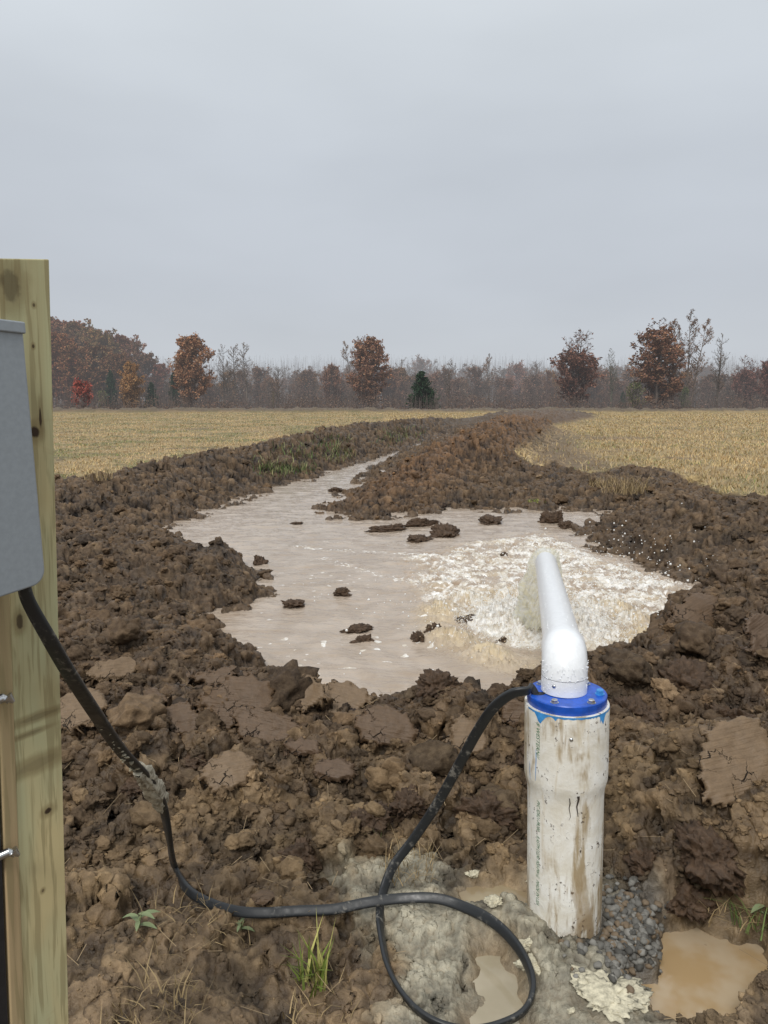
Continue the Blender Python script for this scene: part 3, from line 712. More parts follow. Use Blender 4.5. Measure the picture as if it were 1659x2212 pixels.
# loose crumbs over the torn mud
dense_id = np.where((A > .45) & (np.abs(np.arctan2(gx, gy)) < .72) & (RRg.ravel() > 1.6) & (RRg.ravel() < 45))[0]
wgt = 1.0 * np.ones(len(dense_id)); 
def crumb_set(N, sub, smin, smed, smax, rmax, seed, kf=.25, rough=.5):
    ids = dense_id[(rg_[dense_id] < rmax) & (V[dense_id, 2] > W + .005)]
    pk_ = NR.choice(ids, N, replace=False); rp = rg_[pk_]
    sz = np.clip(np.exp(NR.normal(0, .55, N)) * smed * (1 + rp * kf), smin * (1 + rp * kf), smax)
    flatk = np.where((V[pk_, 1] < 2.4) & (V[pk_, 0] < .3), .45, 1.0); sz = sz * flatk * np.where((V[pk_, 1] < 2.3) & (sz > .02), .4, 1) * np.where(rp > 9, .75, 1)
    pp = V[pk_] + np.stack([0 * sz, 0 * sz, sz * .1], 1); colr = C[pk_] * NR.uniform(.85, 1.45, (N, 1))
    return scatter_lumps('mud_crumbs', pp, sz, colr, M['crumbs'], sub, seed, rough)
tag(obj('mud_crumbs', crumb_set(30000, 2, .0016, .0028, .045, 22, 5, .3)), 'loose crumbs of brown clay strewn over the dug banks', 'mud crumbs', kind='stuff')
tag(obj('mud_clods', crumb_set(1900, 4, .008, .012, .15, 30, 205, .22)), 'broken fist sized clods of clay lying over the dug banks', 'mud clods', kind='stuff')

tag(obj('broken_clay', crumb_set(420, 4, .018, .024, .13, 16, 405, .16, .26)), 'angular broken chunks of clay lying thick over the dug banks', 'broken clay', kind='stuff')
# gravel by the casing
gp = np.array(GRA); x0, y0 = gp.min(0); x1, y1 = gp.max(0)
q = NR.uniform((x0 - .15, y0 - .10), (x1 + .12, y1 + .12), (4200, 2)); s_ = poly_sd(q[:, 0], q[:, 1], GRA); q = q[s_ < np.where(NR.random(len(q)) < .25, NR.uniform(-.02, .16, len(q)), NR.uniform(-.05, .02, len(q)))]
q = q[np.hypot(q[:, 0] - WC[0], q[:, 1] - WC[1]) > .125]
q = q[poly_sd(q[:, 0], q[:, 1], PUD['a']) > .01]; zz = np.array([gz(a, b) for a, b in q]); q = q[zz < .06]; zz = zz[zz < .06]; sg = NR.uniform(.005, .0125, len(q))
gc = np.array([.13, .125, .112])[None] * NR.uniform(.45, 1.7, (len(q), 1)); br = NR.random(len(q)) < .2; gc[br] = np.array([.16, .12, .08])
tag(obj('gravel', scatter_lumps('gravel', np.stack([q[:, 0], q[:, 1], zz + sg * .5], 1), sg, gc, M['gravel'], 2, 40, .25, .8)), 'dark grey crushed gravel heaped at the foot of the casing', 'gravel', kind='stuff')

# single clods in the pond
where = ['large clod standing in the shallow water below the far mud spit', 'flat clod just left of the large clod in the far shallows', 'low dark clod by the far shore in the middle of the pond',
 'tall pointed clod at the far right shore of the pond', 'smaller clod touching the right side of the tall pointed clod', 'square lone clod in the calm left half of the pond',
 'thin dark clod near the tip of the left mud bank', 'ragged clod before the foaming water, larger of a pair', 'small clod left of the ragged clod before the foam',
 'long broken clod in the calm near half of the pond', 'lower of the two long broken clods in the calm near half', 'clod at the near shore, far left of the white pipe', 'clod off the top of the left mud bank',
 'clod in the mouth of the ditch beside the brown spoil heap', 'tiny clod at the foot of the brown spoil heap', 'flat clod barely above water in the ditch mouth', 'dark clod washed by foam left of the falling water',
 'clod washed by ripples just left of the white elbow', 'left ridge of mud lying in the far shallows', 'right ridge of mud lying in the far shallows', 'clod at the near shore just left of the white elbow', 'small clod amid the streaks of foam behind the splash']
for k, (u, v, w, h) in enumerate(clod_px):
    p = P(u, v + 6, W); dep = p[1] * math.cos(PITCH) + 1.6 * math.sin(PITCH); hw = w / F * dep / 2
    b = crumbly(lump(ICO[5][0], 60 + k, .55, 1.6), 90 + k, .09, 5)
    if k in (18, 19): sx, sy, rz = hw * 1.3, hw * .35, R(28)
    elif k in (9, 10, 16): sx, sy, rz = hw, hw * .6, R(20)
    else: sx, sy, rz = hw, hw * rnd.uniform(.8, 1.2), rnd.uniform(0, .5)
    b = b * np.array([sx, sy, h * 1.15]); 
    o = obj('mud_clod', np_mesh('mud_clod', b, ICO[5][1], M['mud'], True), None, (p[0], p[1], W + h * .15)); o.rotation_euler.z = rz
    tag(o, where[k], 'clod', 'mud clods standing in the pond')

# ------------------------------------------------------------------ clay slabs on the near bank
def slab(u, v, w, h, yaw, tilt, roll, seed, label, mat='slab', th=.05, lift=.045):
    w = w * 1.2; tilt += 10; lift += .016 if w > 60 else 0
    p = ground_hit(u, v); dep = p[1] * math.cos(PITCH) + (CAMZ - p[2]) * math.sin(PITCH)
    a = w / F * dep / 2; b = a * h
    r = random.Random(seed); nv = r.randint(6, 8); ang = sorted([(i + r.uniform(-.3, .3)) * 2 * math.pi / nv for i in range(nv)])
    cor = [(math.cos(t) * a * r.uniform(.85, 1.12), math.sin(t) * b * r.uniform(.85, 1.12)) for t in ang]
    g = 74; s = np.linspace(-1.35, 1.35, g); X, Y = np.meshgrid(s * a, s * b); X = X.ravel(); Y = Y.ravel()
    sdv = poly_sd(X + .11 * a * fbm(X * 22, Y * 22, seed, 4, .6), Y + .11 * a * fbm(X * 22, Y * 22, seed + 9, 4, .6), cor)
    ii = np.arange(g - 1)[:, None]; jj = np.arange(g - 1)[None, :]
    ff = np.stack([ii * g + jj, ii * g + jj + 1, (ii + 1) * g + jj + 1, (ii + 1) * g + jj], -1).reshape(-1, 4)
    rag = fbm(X * 30, Y * 30, seed + 20, 4, .6)
    z = .010 * fbm(X * 7, Y * 7, seed + 4, 3) - .5 * (X ** 2 + Y ** 2) * (seed % 3 - .6) - .0015 * np.abs(fbm(X * 5, Y * 60, seed + 5, 2))
    rim = sst(sdv, -.014, .022)
    # top, ragged wall pushed outward-down, underside
    top = np.stack([X, Y, z - rim * th * (1.0 + .5 * rag)], 1)
    ff = ff[(sdv[ff] < .003).all(1)]
    us = np.unique(ff); m2 = np.full(len(X), -1); m2[us] = np.arange(len(us))
    tv = top[us]; tf = m2[ff]; bv = tv.copy(); bv[:, 2] = -th * 1.4 + .01 * rag[us]
    me = np_mesh('clay_slab', tv, tf, M[mat], True)
    o = obj('clay_slab', me, None, (p[0], p[1], p[2] + lift)); o.rotation_euler = (R(tilt), R(roll), R(yaw))
    sm = o.modifiers.new('thick', 'SOLIDIFY'); sm.thickness = th; sm.offset = -1
    tag(o, label, 'clay slab', 'smooth cut clay slabs on the dug banks')
    return o
SL = [(478, 1487, 115, .34, 8, 38, 0, 1, 'narrow smooth clay slab on the crest of the near bank, above the big cracked slab'),
 (520, 1540, 165, .60, -5, 42, 4, 2, 'big brown clay slab with a crack across it, left of centre on the near bank'),
 (568, 1592, 130, .6, -12, 45, 8, 3, 'clay slab hanging just below the big cracked slab'),
 (385, 1586, 110, .7, 14, 40, -8, 4, 'smooth clay slab tipped to the left of the big cracked slab'),
 (498, 1690, 110, .7, 20, 30, -4, 5, 'pale ragged flake of clay lying alone midway down the near bank'),
 (640, 1520, 110, .7, -25, 35, 6, 6, 'pale cracked slab right of the big brown slab'),
 (735, 1530, 130, .6, -15, 28, 8, 7, 'wide pale cracked slab on the crest left of the black cable'),
 (835, 1600, 125, .7, -10, 40, 6, 8, 'ragged clay flake midway between the big slab and the cable'),
 (168, 1560, 110, .8, 10, 25, -5, 9, 'pale slab beside the wooden post'),
 (245, 1468, 100, .5, 30, 25, 0, 10, 'thin pale slab behind the hanging cable near the post'),
 (330, 1530, 70, .4, -45, 40, 0, 11, 'small narrow slab on edge left of the narrow crest slab'),
 (1010, 1620, 80, .9, 0, 35, 0, 12, 'sandy pale slab partly behind the rising cable'),
 (1615, 1685, 215, .85, 12, 38, -6, 13, 'largest smooth tan slab, at the right edge of the photo'),
 (1520, 1340, 190, .40, 28, 30, -14, 14, 'long cracked slab sloping to the foaming water on the right bank'),
 (1655, 1395, 110, .75, 25, 50, -25, 15, 'dark wet slab standing at the right edge above the hollow'),
 (1110, 1570, 60, .8, 0, 50, 0, 16, 'small brown slab just left of the casing top'),
 (720, 1690, 90, .5, -15, 30, 0, 17, 'dark overhanging clod face below the crest slabs'),
 (655, 1640, 80, .45, -20, 30, 0, 18, 'dark small slab right of the pale ragged flake'),
 (570, 1965, 45, .6, 0, 15, 0, 19, 'small brown chip under the cable where it meets the ground')]
for (u, v, w, h, yaw, tilt, roll, sd_, lb) in SL:
    slab(u, v, w, h, yaw, tilt, roll, sd_, lb, 'slabdark' if 'dark' in lb else ('slabpale' if 'pale' in lb or 'tan' in lb else 'slab'), .048 if w > 60 else .018)
# single big clods on near bank
CL = [(650, 1850, 80, 'rounded clod sitting at the foot of the near bank, below the crest slabs', 1.0), (800, 1770, 70, 'crumbly clod low on the near bank left of the cable', .9), (1150, 1640, 80, 'clod against the left side of the casing', 1),
      (1400, 1870, 90, 'clod on the slope right of the casing', .9), (1480, 1940, 120, 'long clod above the brown puddle', .8), (1540, 1850, 150, 'big clod under the largest tan slab', .9), (1370, 1540, 110, 'clod on the bank right of the blue cap', .9),
      (1480, 1480, 130, 'big lumpy clod on the right bank below the long cracked slab', .9), (1580, 1560, 120, 'clod at the right edge above the largest slab', .8), (300, 1700, 80, 'clod behind the muddy splice of the cable', .8), (950, 1480, 90, 'clod on the crest of the near bank left of the cable arch', .8), (1085, 1475, 60, 'small clod on the crest just under the cable arch', .8),
      (880, 1740, 90, 'clod in the hollow left of the rising cable', .9), (1050, 1760, 110, 'clod between the rising cable and the casing', .9), (420, 1650, 80, 'clod between the muddy splice and the pale flake', .8), (1180, 1505, 50, 'small clod behind the cap', .9)]
for k, (u, v, w, lb, fl) in enumerate(CL):
    p = ground_hit(u, v); dep = p[1] * math.cos(PITCH) + (CAMZ - p[2]) * math.sin(PITCH); hw = w / F * dep / 2
    b = crumbly(crumbly(lump(ICO[5][0], 160 + k, .5, 1.6), 190 + k, .11, 5), 191 + k, .06, 12) * np.array([hw, hw * .9, hw * .75 * fl])
    cl_ = M['mud']
    o = obj('mud_clod', np_mesh('mud_clod', b, ICO[5][1], cl_, True), None, (p[0], p[1] + hw * .2, p[2] - hw * .1)); o.rotation_euler = (R(20), 0, rnd.uniform(0, 3))
    tag(o, lb, 'clod', 'big clods on the dug banks')
# pale cement lumps
CE = [(1065, 1950, 34, 'lumpy pale cement crust on the ground left of the casing foot'), (1150, 2085, 60, 'elongated pale cement lump in front of the casing'), (1310, 2150, 150, 'largest pale cement patch at the bottom of the photo'),
      (1375, 2175, 52, 'small pale cement lump touching the right side of the largest patch'), (1140, 2040, 40, 'pale cement crust beside the cable loop'), (1165, 1905, 60, 'faint grey cement crust behind the left of the casing'), (1235, 2185, 16, 'tiny pale cement crumb right of the cable loop'), (1020, 1890, 26, 'tiny pale crust at the top edge of the cement ground')]
for k, (u, v, w, lb) in enumerate(CE):
    p = ground_hit(u, v); dep = p[1] * math.cos(PITCH) + (CAMZ - p[2]) * math.sin(PITCH); hw = w / F * dep / 2
    b = crumbly(crumbly(lump(ICO[5][0], 260 + k, .55, 1.0, 7), 290 + k, .07, 5), 291 + k, .05, 11) * np.array([hw, hw * .8, min(.013, hw * .5)])
    o = obj('cement_lump', np_mesh('cement_lump', b, ICO[5][1], M['cement'], True), None, (p[0], p[1], p[2] + .002))
    tag(o, lb, 'cement lump', 'pale cement lumps on the ground')

# ------------------------------------------------------------------ grass
def blades(pos, hgt, wid, cols, bend=.6, seed=0, seg=2):
    """one blade per row: a tapering bent strip (quad + triangle)"""
    g = np.random.default_rng(seed); N = len(pos); a = g.random(N) * 6.283; b = hgt * bend * g.uniform(.1, 1.2, N)
    dx, dy = np.cos(a), np.sin(a); f = a + math.pi / 2 + g.uniform(-.6, .6, N); wx2, wy2 = np.cos(f) * wid / 2, np.sin(f) * wid / 2
    Z = np.zeros(N)
    p0 = pos; p1 = pos + np.stack([dx * b * .3, dy * b * .3, hgt * .55], 1); p2 = pos + np.stack([dx * b, dy * b, hgt], 1)
    w3 = np.stack([wx2, wy2, Z], 1)
    Vv = np.stack([p0 - w3, p0 + w3, p1 + w3 * .75, p1 - w3 * .75, p2], 1).reshape(-1, 3)
    k = np.arange(N) * 5
    Q = np.stack([k, k + 1, k + 2, k + 3], 1); T = np.stack([k + 3, k + 2, k + 4], 1)
    return Vv, Q, T, np.repeat(cols, 5, 0)
def field_grass():
    g = np.random.default_rng(5); N = 330000
    t = g.uniform(-.66, .66, N); u = g.random(N)
    r = 9.0 * (118 / 9.0) ** (u ** .85)
    x = r * np.sin(t); y = r * np.cos(t)
    # clump
    cx = x + .25 * perlin(x * 1.5, y * 1.5, 71) * 2; cy = y
    H_, C_, _, _, G_, _ = fields(x, y)
    cl = sst(fbm(x * 1.3, y * 1.3, 73, 3), -.5, .6)
    k = (g.random(N) < G_ * (.35 + .65 * cl)) & (y < 116)
    x, y, r, H_ = x[k], y[k], r[k], H_[k]; n = len(x)
    nn = fbm(x * .35, y * .35, 120, 3) + .4 * fbm(x * 2.2, y * 2.2, 100, 4)
    gr = (g.random(n) < sst(nn, -.25, .5) * np.where(x < 0, .40 + .35 * (1 - sst(r, 22, 45)), .18))
    lowf = (1 + .22 * fbm(x * .25, y * .12, 130, 3) + .12 * fbm(x * .9, y * .5, 131, 2))[:, None]; col = np.array([.49, .36, .18])[None] * lowf * g.uniform(.78, 1.15, (n, 1)) * (1 + g.uniform(-.06, .06, (n, 3)))
    col[gr] = np.array([.15, .19, .055])[None] * g.uniform(.7, 1.5, (gr.sum(), 1))
    pal = g.random(n) < .04; col[pal] = np.array([.55, .46, .30])
    h = g.uniform(.02, .105, n) * np.where(x < 0, .75, 1.1) * (1 + .5 * sst(fbm(x * .5, y * .5, 75, 2), 0, .7)); h[gr] *= .7
    w = .0022 + r * .0007
    print('grass', n)
    return blades(np.stack([x, y, H_ - .01], 1), h, w, col, 1.5, 3)
a_ = field_grass()
tag(obj('field_grass', np_mesh('field_grass', a_[0], [a_[1], a_[2]], M['grass'], False, a_[3])), 'straw yellow stubble grass covering both fields', 'grass', kind='stuff')
def tuft(name, u, v, n, h, w, kind, label, spread=.05, cat='grass tuft', group=None, seed=0, at=None, bend=.9):
    p = ground_hit(u, v) if at is None else at
    g = np.random.default_rng(seed + int(u)); a = g.random(n) * 6.283; rr_ = spread * np.sqrt(g.random(n))
    pos = np.stack([rr_ * np.cos(a), rr_ * np.sin(a), np.zeros(n) - .01], 1)
    if kind == 'dry': col = np.array([.34, .25, .13])[None] * g.uniform(.5, 1.3, (n, 1))
    elif kind == 'green': col = np.where(g.random((n, 1)) < .55, np.array([[.16, .21, .04]]), np.array([[.36, .34, .11]])) * g.uniform(.6, 1.3, (n, 1))
    else: col = np.array([.12, .17, .05])[None] * g.uniform(.6, 1.4, (n, 1))
    vv, q_, t_, c_ = blades(pos, h * g.uniform(.35, 1.1, n), w * g.uniform(.6, 1.3, n), col, bend, seed + 1)
    o = obj(name, np_mesh(name, vv, [q_, t_], M['grass'], False, c_), None, tuple(p)); tag(o, label, cat, group); return o
GT = 'grass tufts around the well'
tuft('grass_tuft', 672, 2130, 38, .16, .008, 'green', 'fresh yellow green grass tuft at the bottom, tallest in the foreground', .045, group=GT, seed=1)
tuft('grass_tuft', 330, 2190, 130, .055, .004, 'dry', 'low dry brown grass tuft in the lower left', .13, group=GT, seed=2, bend=1.8)
tuft('grass_tuft', 690, 2190, 60, .055, .004, 'dry', 'dry withered blades around the foot of the fresh green tuft', .09, group=GT, seed=3, bend=1.6)
tuft('grass_tuft', 885, 1872, 120, .07, .003, 'dry', 'thin straw tuft behind the crossing of the cable', .10, group=GT, seed=4, bend=1.6)
tuft('grass_tuft', 400, 2000, 55, .055, .0035, 'dry', 'dry grass strands beside the small weed', .14, group=GT, seed=5, bend=1.8)
tuft('grass_tuft', 545, 1990, 30, .05, .003, 'dry', 'sparse dry blades in front of the cable, left of centre', .10, group=GT, seed=6, bend=1.8)
tuft('grass_tuft', 1350, 1062, 260, .28, .008, 'dry', 'large dry tuft on the right bank at the field edge', .38, group=GT, seed=7, bend=1.2)
tuft('grass_tuft', 1300, 1050, 140, .22, .009, 'dry', 'smaller dry tuft just left of the large bank tuft', .25, group=GT, seed=8, bend=1.2)
tuft('grass_tuft', 1160, 1083, 120, .05, .01, 'green', 'low green tuft at the far shore of the pond', .15, group=GT, seed=9)
tuft('grass_tuft', 1640, 1990, 60, .10, .004, 'weed', 'dark green grass at the right edge beside the puddle', .08, group=GT, seed=10, bend=1.4)
tuft('grass_tuft', 1560, 1960, 90, .07, .003, 'dry', 'dull blades between the long clod and the right edge', .10, group=GT, seed=12, bend=1.8)
tuft('grass_tuft', 820, 1835, 18, .08, .003, 'weed', 'tiny green sprig on the slope left of the cable', .02, group=GT, seed=13)
tuft('grass_tuft', 215, 1035, 60, .2, .01, 'dry', 'thin dry stalks on the left bank beside the post', .2, group=GT, seed=14)
# green weeds on the ditch bank, one mass
def weed_mass():
    g = np.random.default_rng(9); out = []
    for (u0, v0, u1, v1, n, sp) in ((560, 1010, 690, 1024, 480, .7), (690, 985, 760, 980, 160, .8), (820, 945, 900, 938, 200, 1.0), (600, 980, 680, 975, 120, .8), (690, 960, 750, 955, 120, 1.2)):
        t = g.random(n); pu = u0 + (u1 - u0) * t + g.normal(0, 14, n); pv = v0 + (v1 - v0) * t + g.normal(0, 9, n)
        out += list(zip(pu, pv))
    pts = []
    for u, v in out:
        h = ground_hit(u, v)
        if h[2] > W + .08: pts.append(h)
    pts = np.array(pts); n = len(pts); r = np.hypot(pts[:, 0], pts[:, 1])
    col = np.where(g.random((n, 1)) < .6, np.array([[.10, .15, .05]]), np.array([[.26, .26, .12]])) * g.uniform(.6, 1.5, (n, 1))
    return blades(pts - np.array([0, 0, .02]), g.uniform(.06, .20, n), .003 + r * .0006, col, .9, 4)
a_ = weed_mass()
tag(obj('bank_weeds', np_mesh('bank_weeds', a_[0], [a_[1], a_[2]], M['grass'], False, a_[3])), 'green weeds growing on the left bank of the ditch', 'weeds', kind='stuff')
# straw litter
g = np.random.default_rng(21); n = 900; idx = g.choice(dense_id[(RRg.ravel()[dense_id] < 6)], n); pos = V[idx] + np.array([0, 0, .008])
aa = g.random(n) * 6.283; ln = g.uniform(.02, .09, n); d3 = np.stack([np.cos(aa) * ln, np.sin(aa) * ln, g.uniform(-.2, .5, n) * ln], 1); ww = np.stack([-np.sin(aa), np.cos(aa), 0 * aa], 1) * .0009
vv = np.stack([pos - ww, pos + ww, pos + d3 + ww, pos + d3 - ww], 1).reshape(-1, 3); q4 = np.arange(n * 4).reshape(-1, 4)
cc_ = np.repeat(np.array([.26, .19, .11])[None] * g.uniform(.5, 1.5, (n, 1)), 4, 0)
tag(obj('straw_litter', np_mesh('straw_litter', vv, q4, M['grass'], False, cc_)), 'fine straw and roots scattered in the near mud', 'straw litter', kind='stuff')
# the small broadleaf weeds
def broadleaf(u, v, n, L, label, seed):
    p = ground_hit(u, v); root = empty('weed', tuple(p)); tag(root, label, 'weed', 'small broadleaf weeds in the mud')
    r = random.Random(seed); mb = MB(); sb = MB(); top = np.array([.01, 0, L * .8])
    sb.tube([(0, 0, -.01), (.004, 0, L * .4), tuple(top)], [.0022, .002, .0015], 6)
    V_, F_, c_ = [], [], []
    for k in range(n):
        a = k * 2.4 + r.uniform(-.3, .3); l = L * r.uniform(.6, 1.1); z0 = L * (.15 + .65 * k / n); w = l * .16
        d = np.array([math.cos(a), math.sin(a), 0]); s_ = np.array([-math.sin(a), math.cos(a), 0]); b0 = len(V_) 
        for t in (0, .25, .5, .75, 1):
            c = d * l * t + np.array([0, 0, z0 + .35 * l * t - .45 * l * t * t]); ww = w * math.sin(math.pi * min(1, t * .9 + .08)) + .0005
            V_ += [c - s_ * ww + np.array([0, 0, ww * .4]), c, c + s_ * ww + np.array([0, 0, ww * .4])]; c_ += [(.19, .23, .12)] * 3
        for i in range(4):
            F_ += [(b0 + i * 3, b0 + i * 3 + 1, b0 + i * 3 + 4, b0 + i * 3 + 3), (b0 + i * 3 + 1, b0 + i * 3 + 2, b0 + i * 3 + 5, b0 + i * 3 + 4)]
    obj('leaves', np_mesh('leaves', np.array(V_), np.array(F_), M['grass'], True, np.array(c_)), root)
    sm = sb.mesh('stem', None, True); sm.materials.append(M['stem']); obj('stem', sm, root)
M['stem'] = m_simple('green stem', (.16, .2, .08), .6)
broadleaf(300, 2005, 6, .062, 'pale broadleaf weed with pointed leaves in the lower left mud', 3)
broadleaf(1650, 1985, 5, .06, 'bright green broadleaf weed at the right edge', 5)
broadleaf(520, 2010, 4, .04, 'tiny weed seedling in front of the cable', 8)

# ------------------------------------------------------------------ well casing
wc = empty('well_casing', (WC[0] + .006, WC[1], 0)); wc.rotation_euler = (0, R(-1.2), 0); wc.scale = (.965, .965, 1)
tag(wc, 'mud streaked white plastic well casing with a bell socket and blue cap', 'well casing')
CT = 0.685
mb = MB(); prof = [(.1085, -.10), (.1085, .0), (.1085, .10), (.1085, .25), (.1085, .40), (.1088, .43), (.110, .445), (.1145, .462), (.1178, .475), (.1185, .487), (.1185, .55), (.1185, .62), (.1185, CT - .002), (.1175, CT), (.1090, CT), (.1080, CT - .002), (.1080, CT - .06)]
pr2 = []
for k in range(len(prof) - 1):
    (r0, z0), (r1, z1) = prof[k], prof[k + 1]; m_ = max(1, int(abs(z1 - z0) / .02))
    for q in range(m_): pr2.append((r0 + (r1 - r0) * q / m_, z0 + (z1 - z0) * q / m_))
pr2.append(prof[-1])
mb.lathe(pr2, 96)
obj('casing_pipe', mb.mesh('casing_pipe', M['casing'], True, R(50)), wc)
capo_mb = MB(); capo_mb.lathe([(.001, CT - .004), (.108, CT - .004), (.1115, CT + .001), (.1115, CT + .024), (.1095, CT + .0265), (.001, CT + .0265)], 96)
cap = obj('well_cap', capo_mb.mesh('well_cap', M['blue'], True, R(35)), wc)
ZT = CT + .0265
def hexbolt(mb, x, y, z, r=.0085, h=.007, rot=0):
    M_ = Matrix.Translation((x, y, z)) @ Matrix.Rotation(rot, 4, 'Z')
    mb.lathe([(.0001, 0), (r * 1.25, 0), (r * 1.25, .0016), (.0001, .0016)], 20, M_)
    mb.lathe([(.0001, .0018), (r, .0018), (r, h), (r * .82, h + .0018), (.0001, h + .0018)], 6, M_)
for (bx, by, rt) in ((-.052, -.078, .2), (.048, -.085, .5), (-.062, .062, .1), (.070, .055, .4)):
    b = MB(); hexbolt(b, bx, by, ZT, .0095, .008, rt); obj('bolt', b.mesh('bolt', M['zinc'], False), cap)
b = MB(); hexbolt(b, .088, -.022, ZT, .011, .011, .3); obj('plug', b.mesh('plug', M['lightblue'], False), cap)
b = MB(); b.lathe([(.0001, ZT + .0006), (.020, ZT + .0006), (.0205, ZT + .0002)], 24, Matrix.Translation((-.083, -.010, 0)) @ Matrix.Scale(.62, 4, (0, 1, 0)))
obj('cable_hole', b.mesh('cable_hole', M['black'], True), cap)
# primer drips under the rim
def patch(ang0, ang1, z_top, drops, name, mat, off=.0006, r=.1185):
    n = 40; V_ = []; 
    for k in range(n + 1):
        a = ang0 + (ang1 - ang0) * k / n; lo = z_top - .004
        for (ac, w, dpt) in drops: lo = min(lo, z_top - dpt * max(0, 1 - abs(a - ac) / w) ** 1.3 - .002)
        lo -= .003 * abs(math.sin(a * 37) * math.sin(a * 91))
        for z in (z_top, lo): V_.append(((r + off) * math.cos(a), (r + off) * math.sin(a), z))
    F_ = [(2 * k, 2 * k + 2, 2 * k + 3, 2 * k + 1) for k in range(n)]
    return obj(name, np_mesh(name, np.array(V_), np.array(F_), mat, True), wc)
patch(R(-165), R(-70), CT - .001, [(R(-140), .22, .030), (R(-118), .05, .012)], 'primer_drip', M['lightblue'])
patch(R(-72), R(-15), CT - .001, [(R(-48), .14, .030), (R(-53), .03, .036)], 'primer_drip', M['lightblue'])
# blemishes on the casing: scratches, screw
def smear(a0, z0, pts, wd, mat, name='scratch', r=.1090):
    V_ = []; F_ = []
    for k, (da, dz, w) in enumerate(pts):
        rr_ = .1190 if z0 + dz > .48 else (.1090 if z0 + dz < .43 else .1148 + (z0 + dz - .455) * .19)
        for s_ in (-1, 1):
            a = a0 + da + s_ * w * wd / rr_; V_.append((rr_ * math.cos(a), rr_ * math.sin(a), z0 + dz))
    F_ = [(2 * k, 2 * k + 1, 2 * k + 3, 2 * k + 2) for k in range(len(pts) - 1)]
    return obj(name, np_mesh(name, np.array(V_), np.array(F_), mat, True), wc)
smear(R(-86), .452, [(0, .012, 1), (.01, 0, .7), (-.02, -.02, .5), (.02, -.05, .25)], .004, M['scratch'])
smear(R(-98), .452, [(0, .006, .5), (.02, -.01, .6), (0, -.025, .5), (.04, -.05, .3), (.0, -.06, .1)], .0025, M['scratch'])
b = MB(); b.lathe([(.0001, 0), (.0055, 0), (.005, .003), (.0001, .0045)], 12, Matrix.Rotation(R(-97), 4, 'Z') @ Matrix.Translation((.1183, 0, .625)) @ Matrix.Rotation(R(90), 4, 'Y'))
obj('screw', b.mesh('screw', M['zinc'], True), wc)
# green print running down the casing
def printing(txt, z0, zlen, ang, r, h=.0125):
    cu = D.curves.new('print', 'FONT'); cu.body = txt; cu.size = h * 1.35; cu.shear = 0.35; cu.fill_mode = 'BOTH'; cu.resolution_u = 2
    t_ = D.objects.new('tmp', cu); COL.objects.link(t_); dg = bpy.context.evaluated_depsgraph_get(); dg.update()
    me = D.meshes.new_from_object(t_.evaluated_get(dg)); D.objects.remove(t_)
    bm = bmesh.new(); bm.from_mesh(me); bmesh.ops.triangulate(bm, faces=bm.faces); bmesh.ops.subdivide_edges(bm, edges=bm.edges, cuts=1); bm.to_mesh(me); bm.free()
    co = np.array([q.co[:] for q in me.vertices]); L = co[:, 0].max(); sx = zlen / L
    a = ang + (co[:, 1] - h * .5) / r            # letter tops to the right, read downwards
    z = z0 - co[:, 0] * sx
    co2 = np.stack([(r + .0007) * np.cos(a), (r + .0007) * np.sin(a), z], 1)
    me.vertices.foreach_set('co', co2.astype(np.float32).ravel()); me.materials.clear(); me.materials.append(M['green']); me.update()
    o = obj('lettering', me, wc); o['label'] = 'green printed line down the casing'
    return o
printing('8 WESTERN//', .655, .105, R(-143), .1187)
printing('PVC SDR21-PR200', .425, .090, R(-146), .1088)
printing('8 ASTM D2241 NSF-PW-G', .322, .125, R(-146), .1088)
printing('MADE IN USA', .190, .075, R(-146), .1088)
smear(R(-147), .53, [(0, .045, .3), (.01, .02, 1), (0, -.02, .8), (-.01, -.045, .4)], .0012, M['lightblue'], 'primer_streak')
smear(R(-160), .50, [(0, .03, .4), (.0, .0, 1), (.03, -.02, .4)], .0012, M['lightblue'], 'primer_streak')

# ------------------------------------------------------------------ discharge elbow and pipe
dp = empty('discharge_pipe', (WC[0] - .014, WC[1] + .012, ZT)); tag(dp, 'white plastic elbow and pipe pouring water into the pond', 'pipe')
mouth = np.array([0.895, 4.18, 0.625]); o0 = np.array(dp.location)
mvec = mouth - o0; hd = np.array([mvec[0], mvec[1], 0]); hd /= np.linalg.norm(hd)
zc = 0.094                              # height of the pipe axis over the cap
mo = mvec.copy(); dirp = (mo - np.array([0, 0, zc])); dirp = dirp / np.linalg.norm(dirp)
RB = .062
arc = [np.array([0, 0, 0.0]), np.array([0, 0, .028])]
for k in range(0, 13):
    a = R(90) * k / 12; arc.append(np.array([0, 0, zc - RB]) + hd * RB * (1 - math.cos(a)) + np.array([0, 0, RB * math.sin(a)]))
end = arc[-1] + dirp * .055; arc.append(arc[-1] + dirp * .03); arc.append(end)
ra = [.0625] * 2 + [.0622] * (len(arc) - 4) + [.0625] * 2
b = MB(); b.tube([arc[0] + np.array([0, 0, .001])] + arc[1:], ra, 56)
el = obj('elbow', b.mesh('elbow', M['pvc'], True, R(50)), dp)
b = MB(); b.tube([(0, 0, .0445), (0, 0, .0455)], .0628, 56, False); obj('seam', b.mesh('seam', M['grey'] if 'grey' in M else M['zinc'], True), el)
n_ = 24; pl = [end - dirp * .02 + (mo - end + dirp * .02) * k / n_ for k in range(n_ + 1)]
b = MB(); b.tube(pl, .0565, 56, False); b.tube(pl, .0505, 56, False)
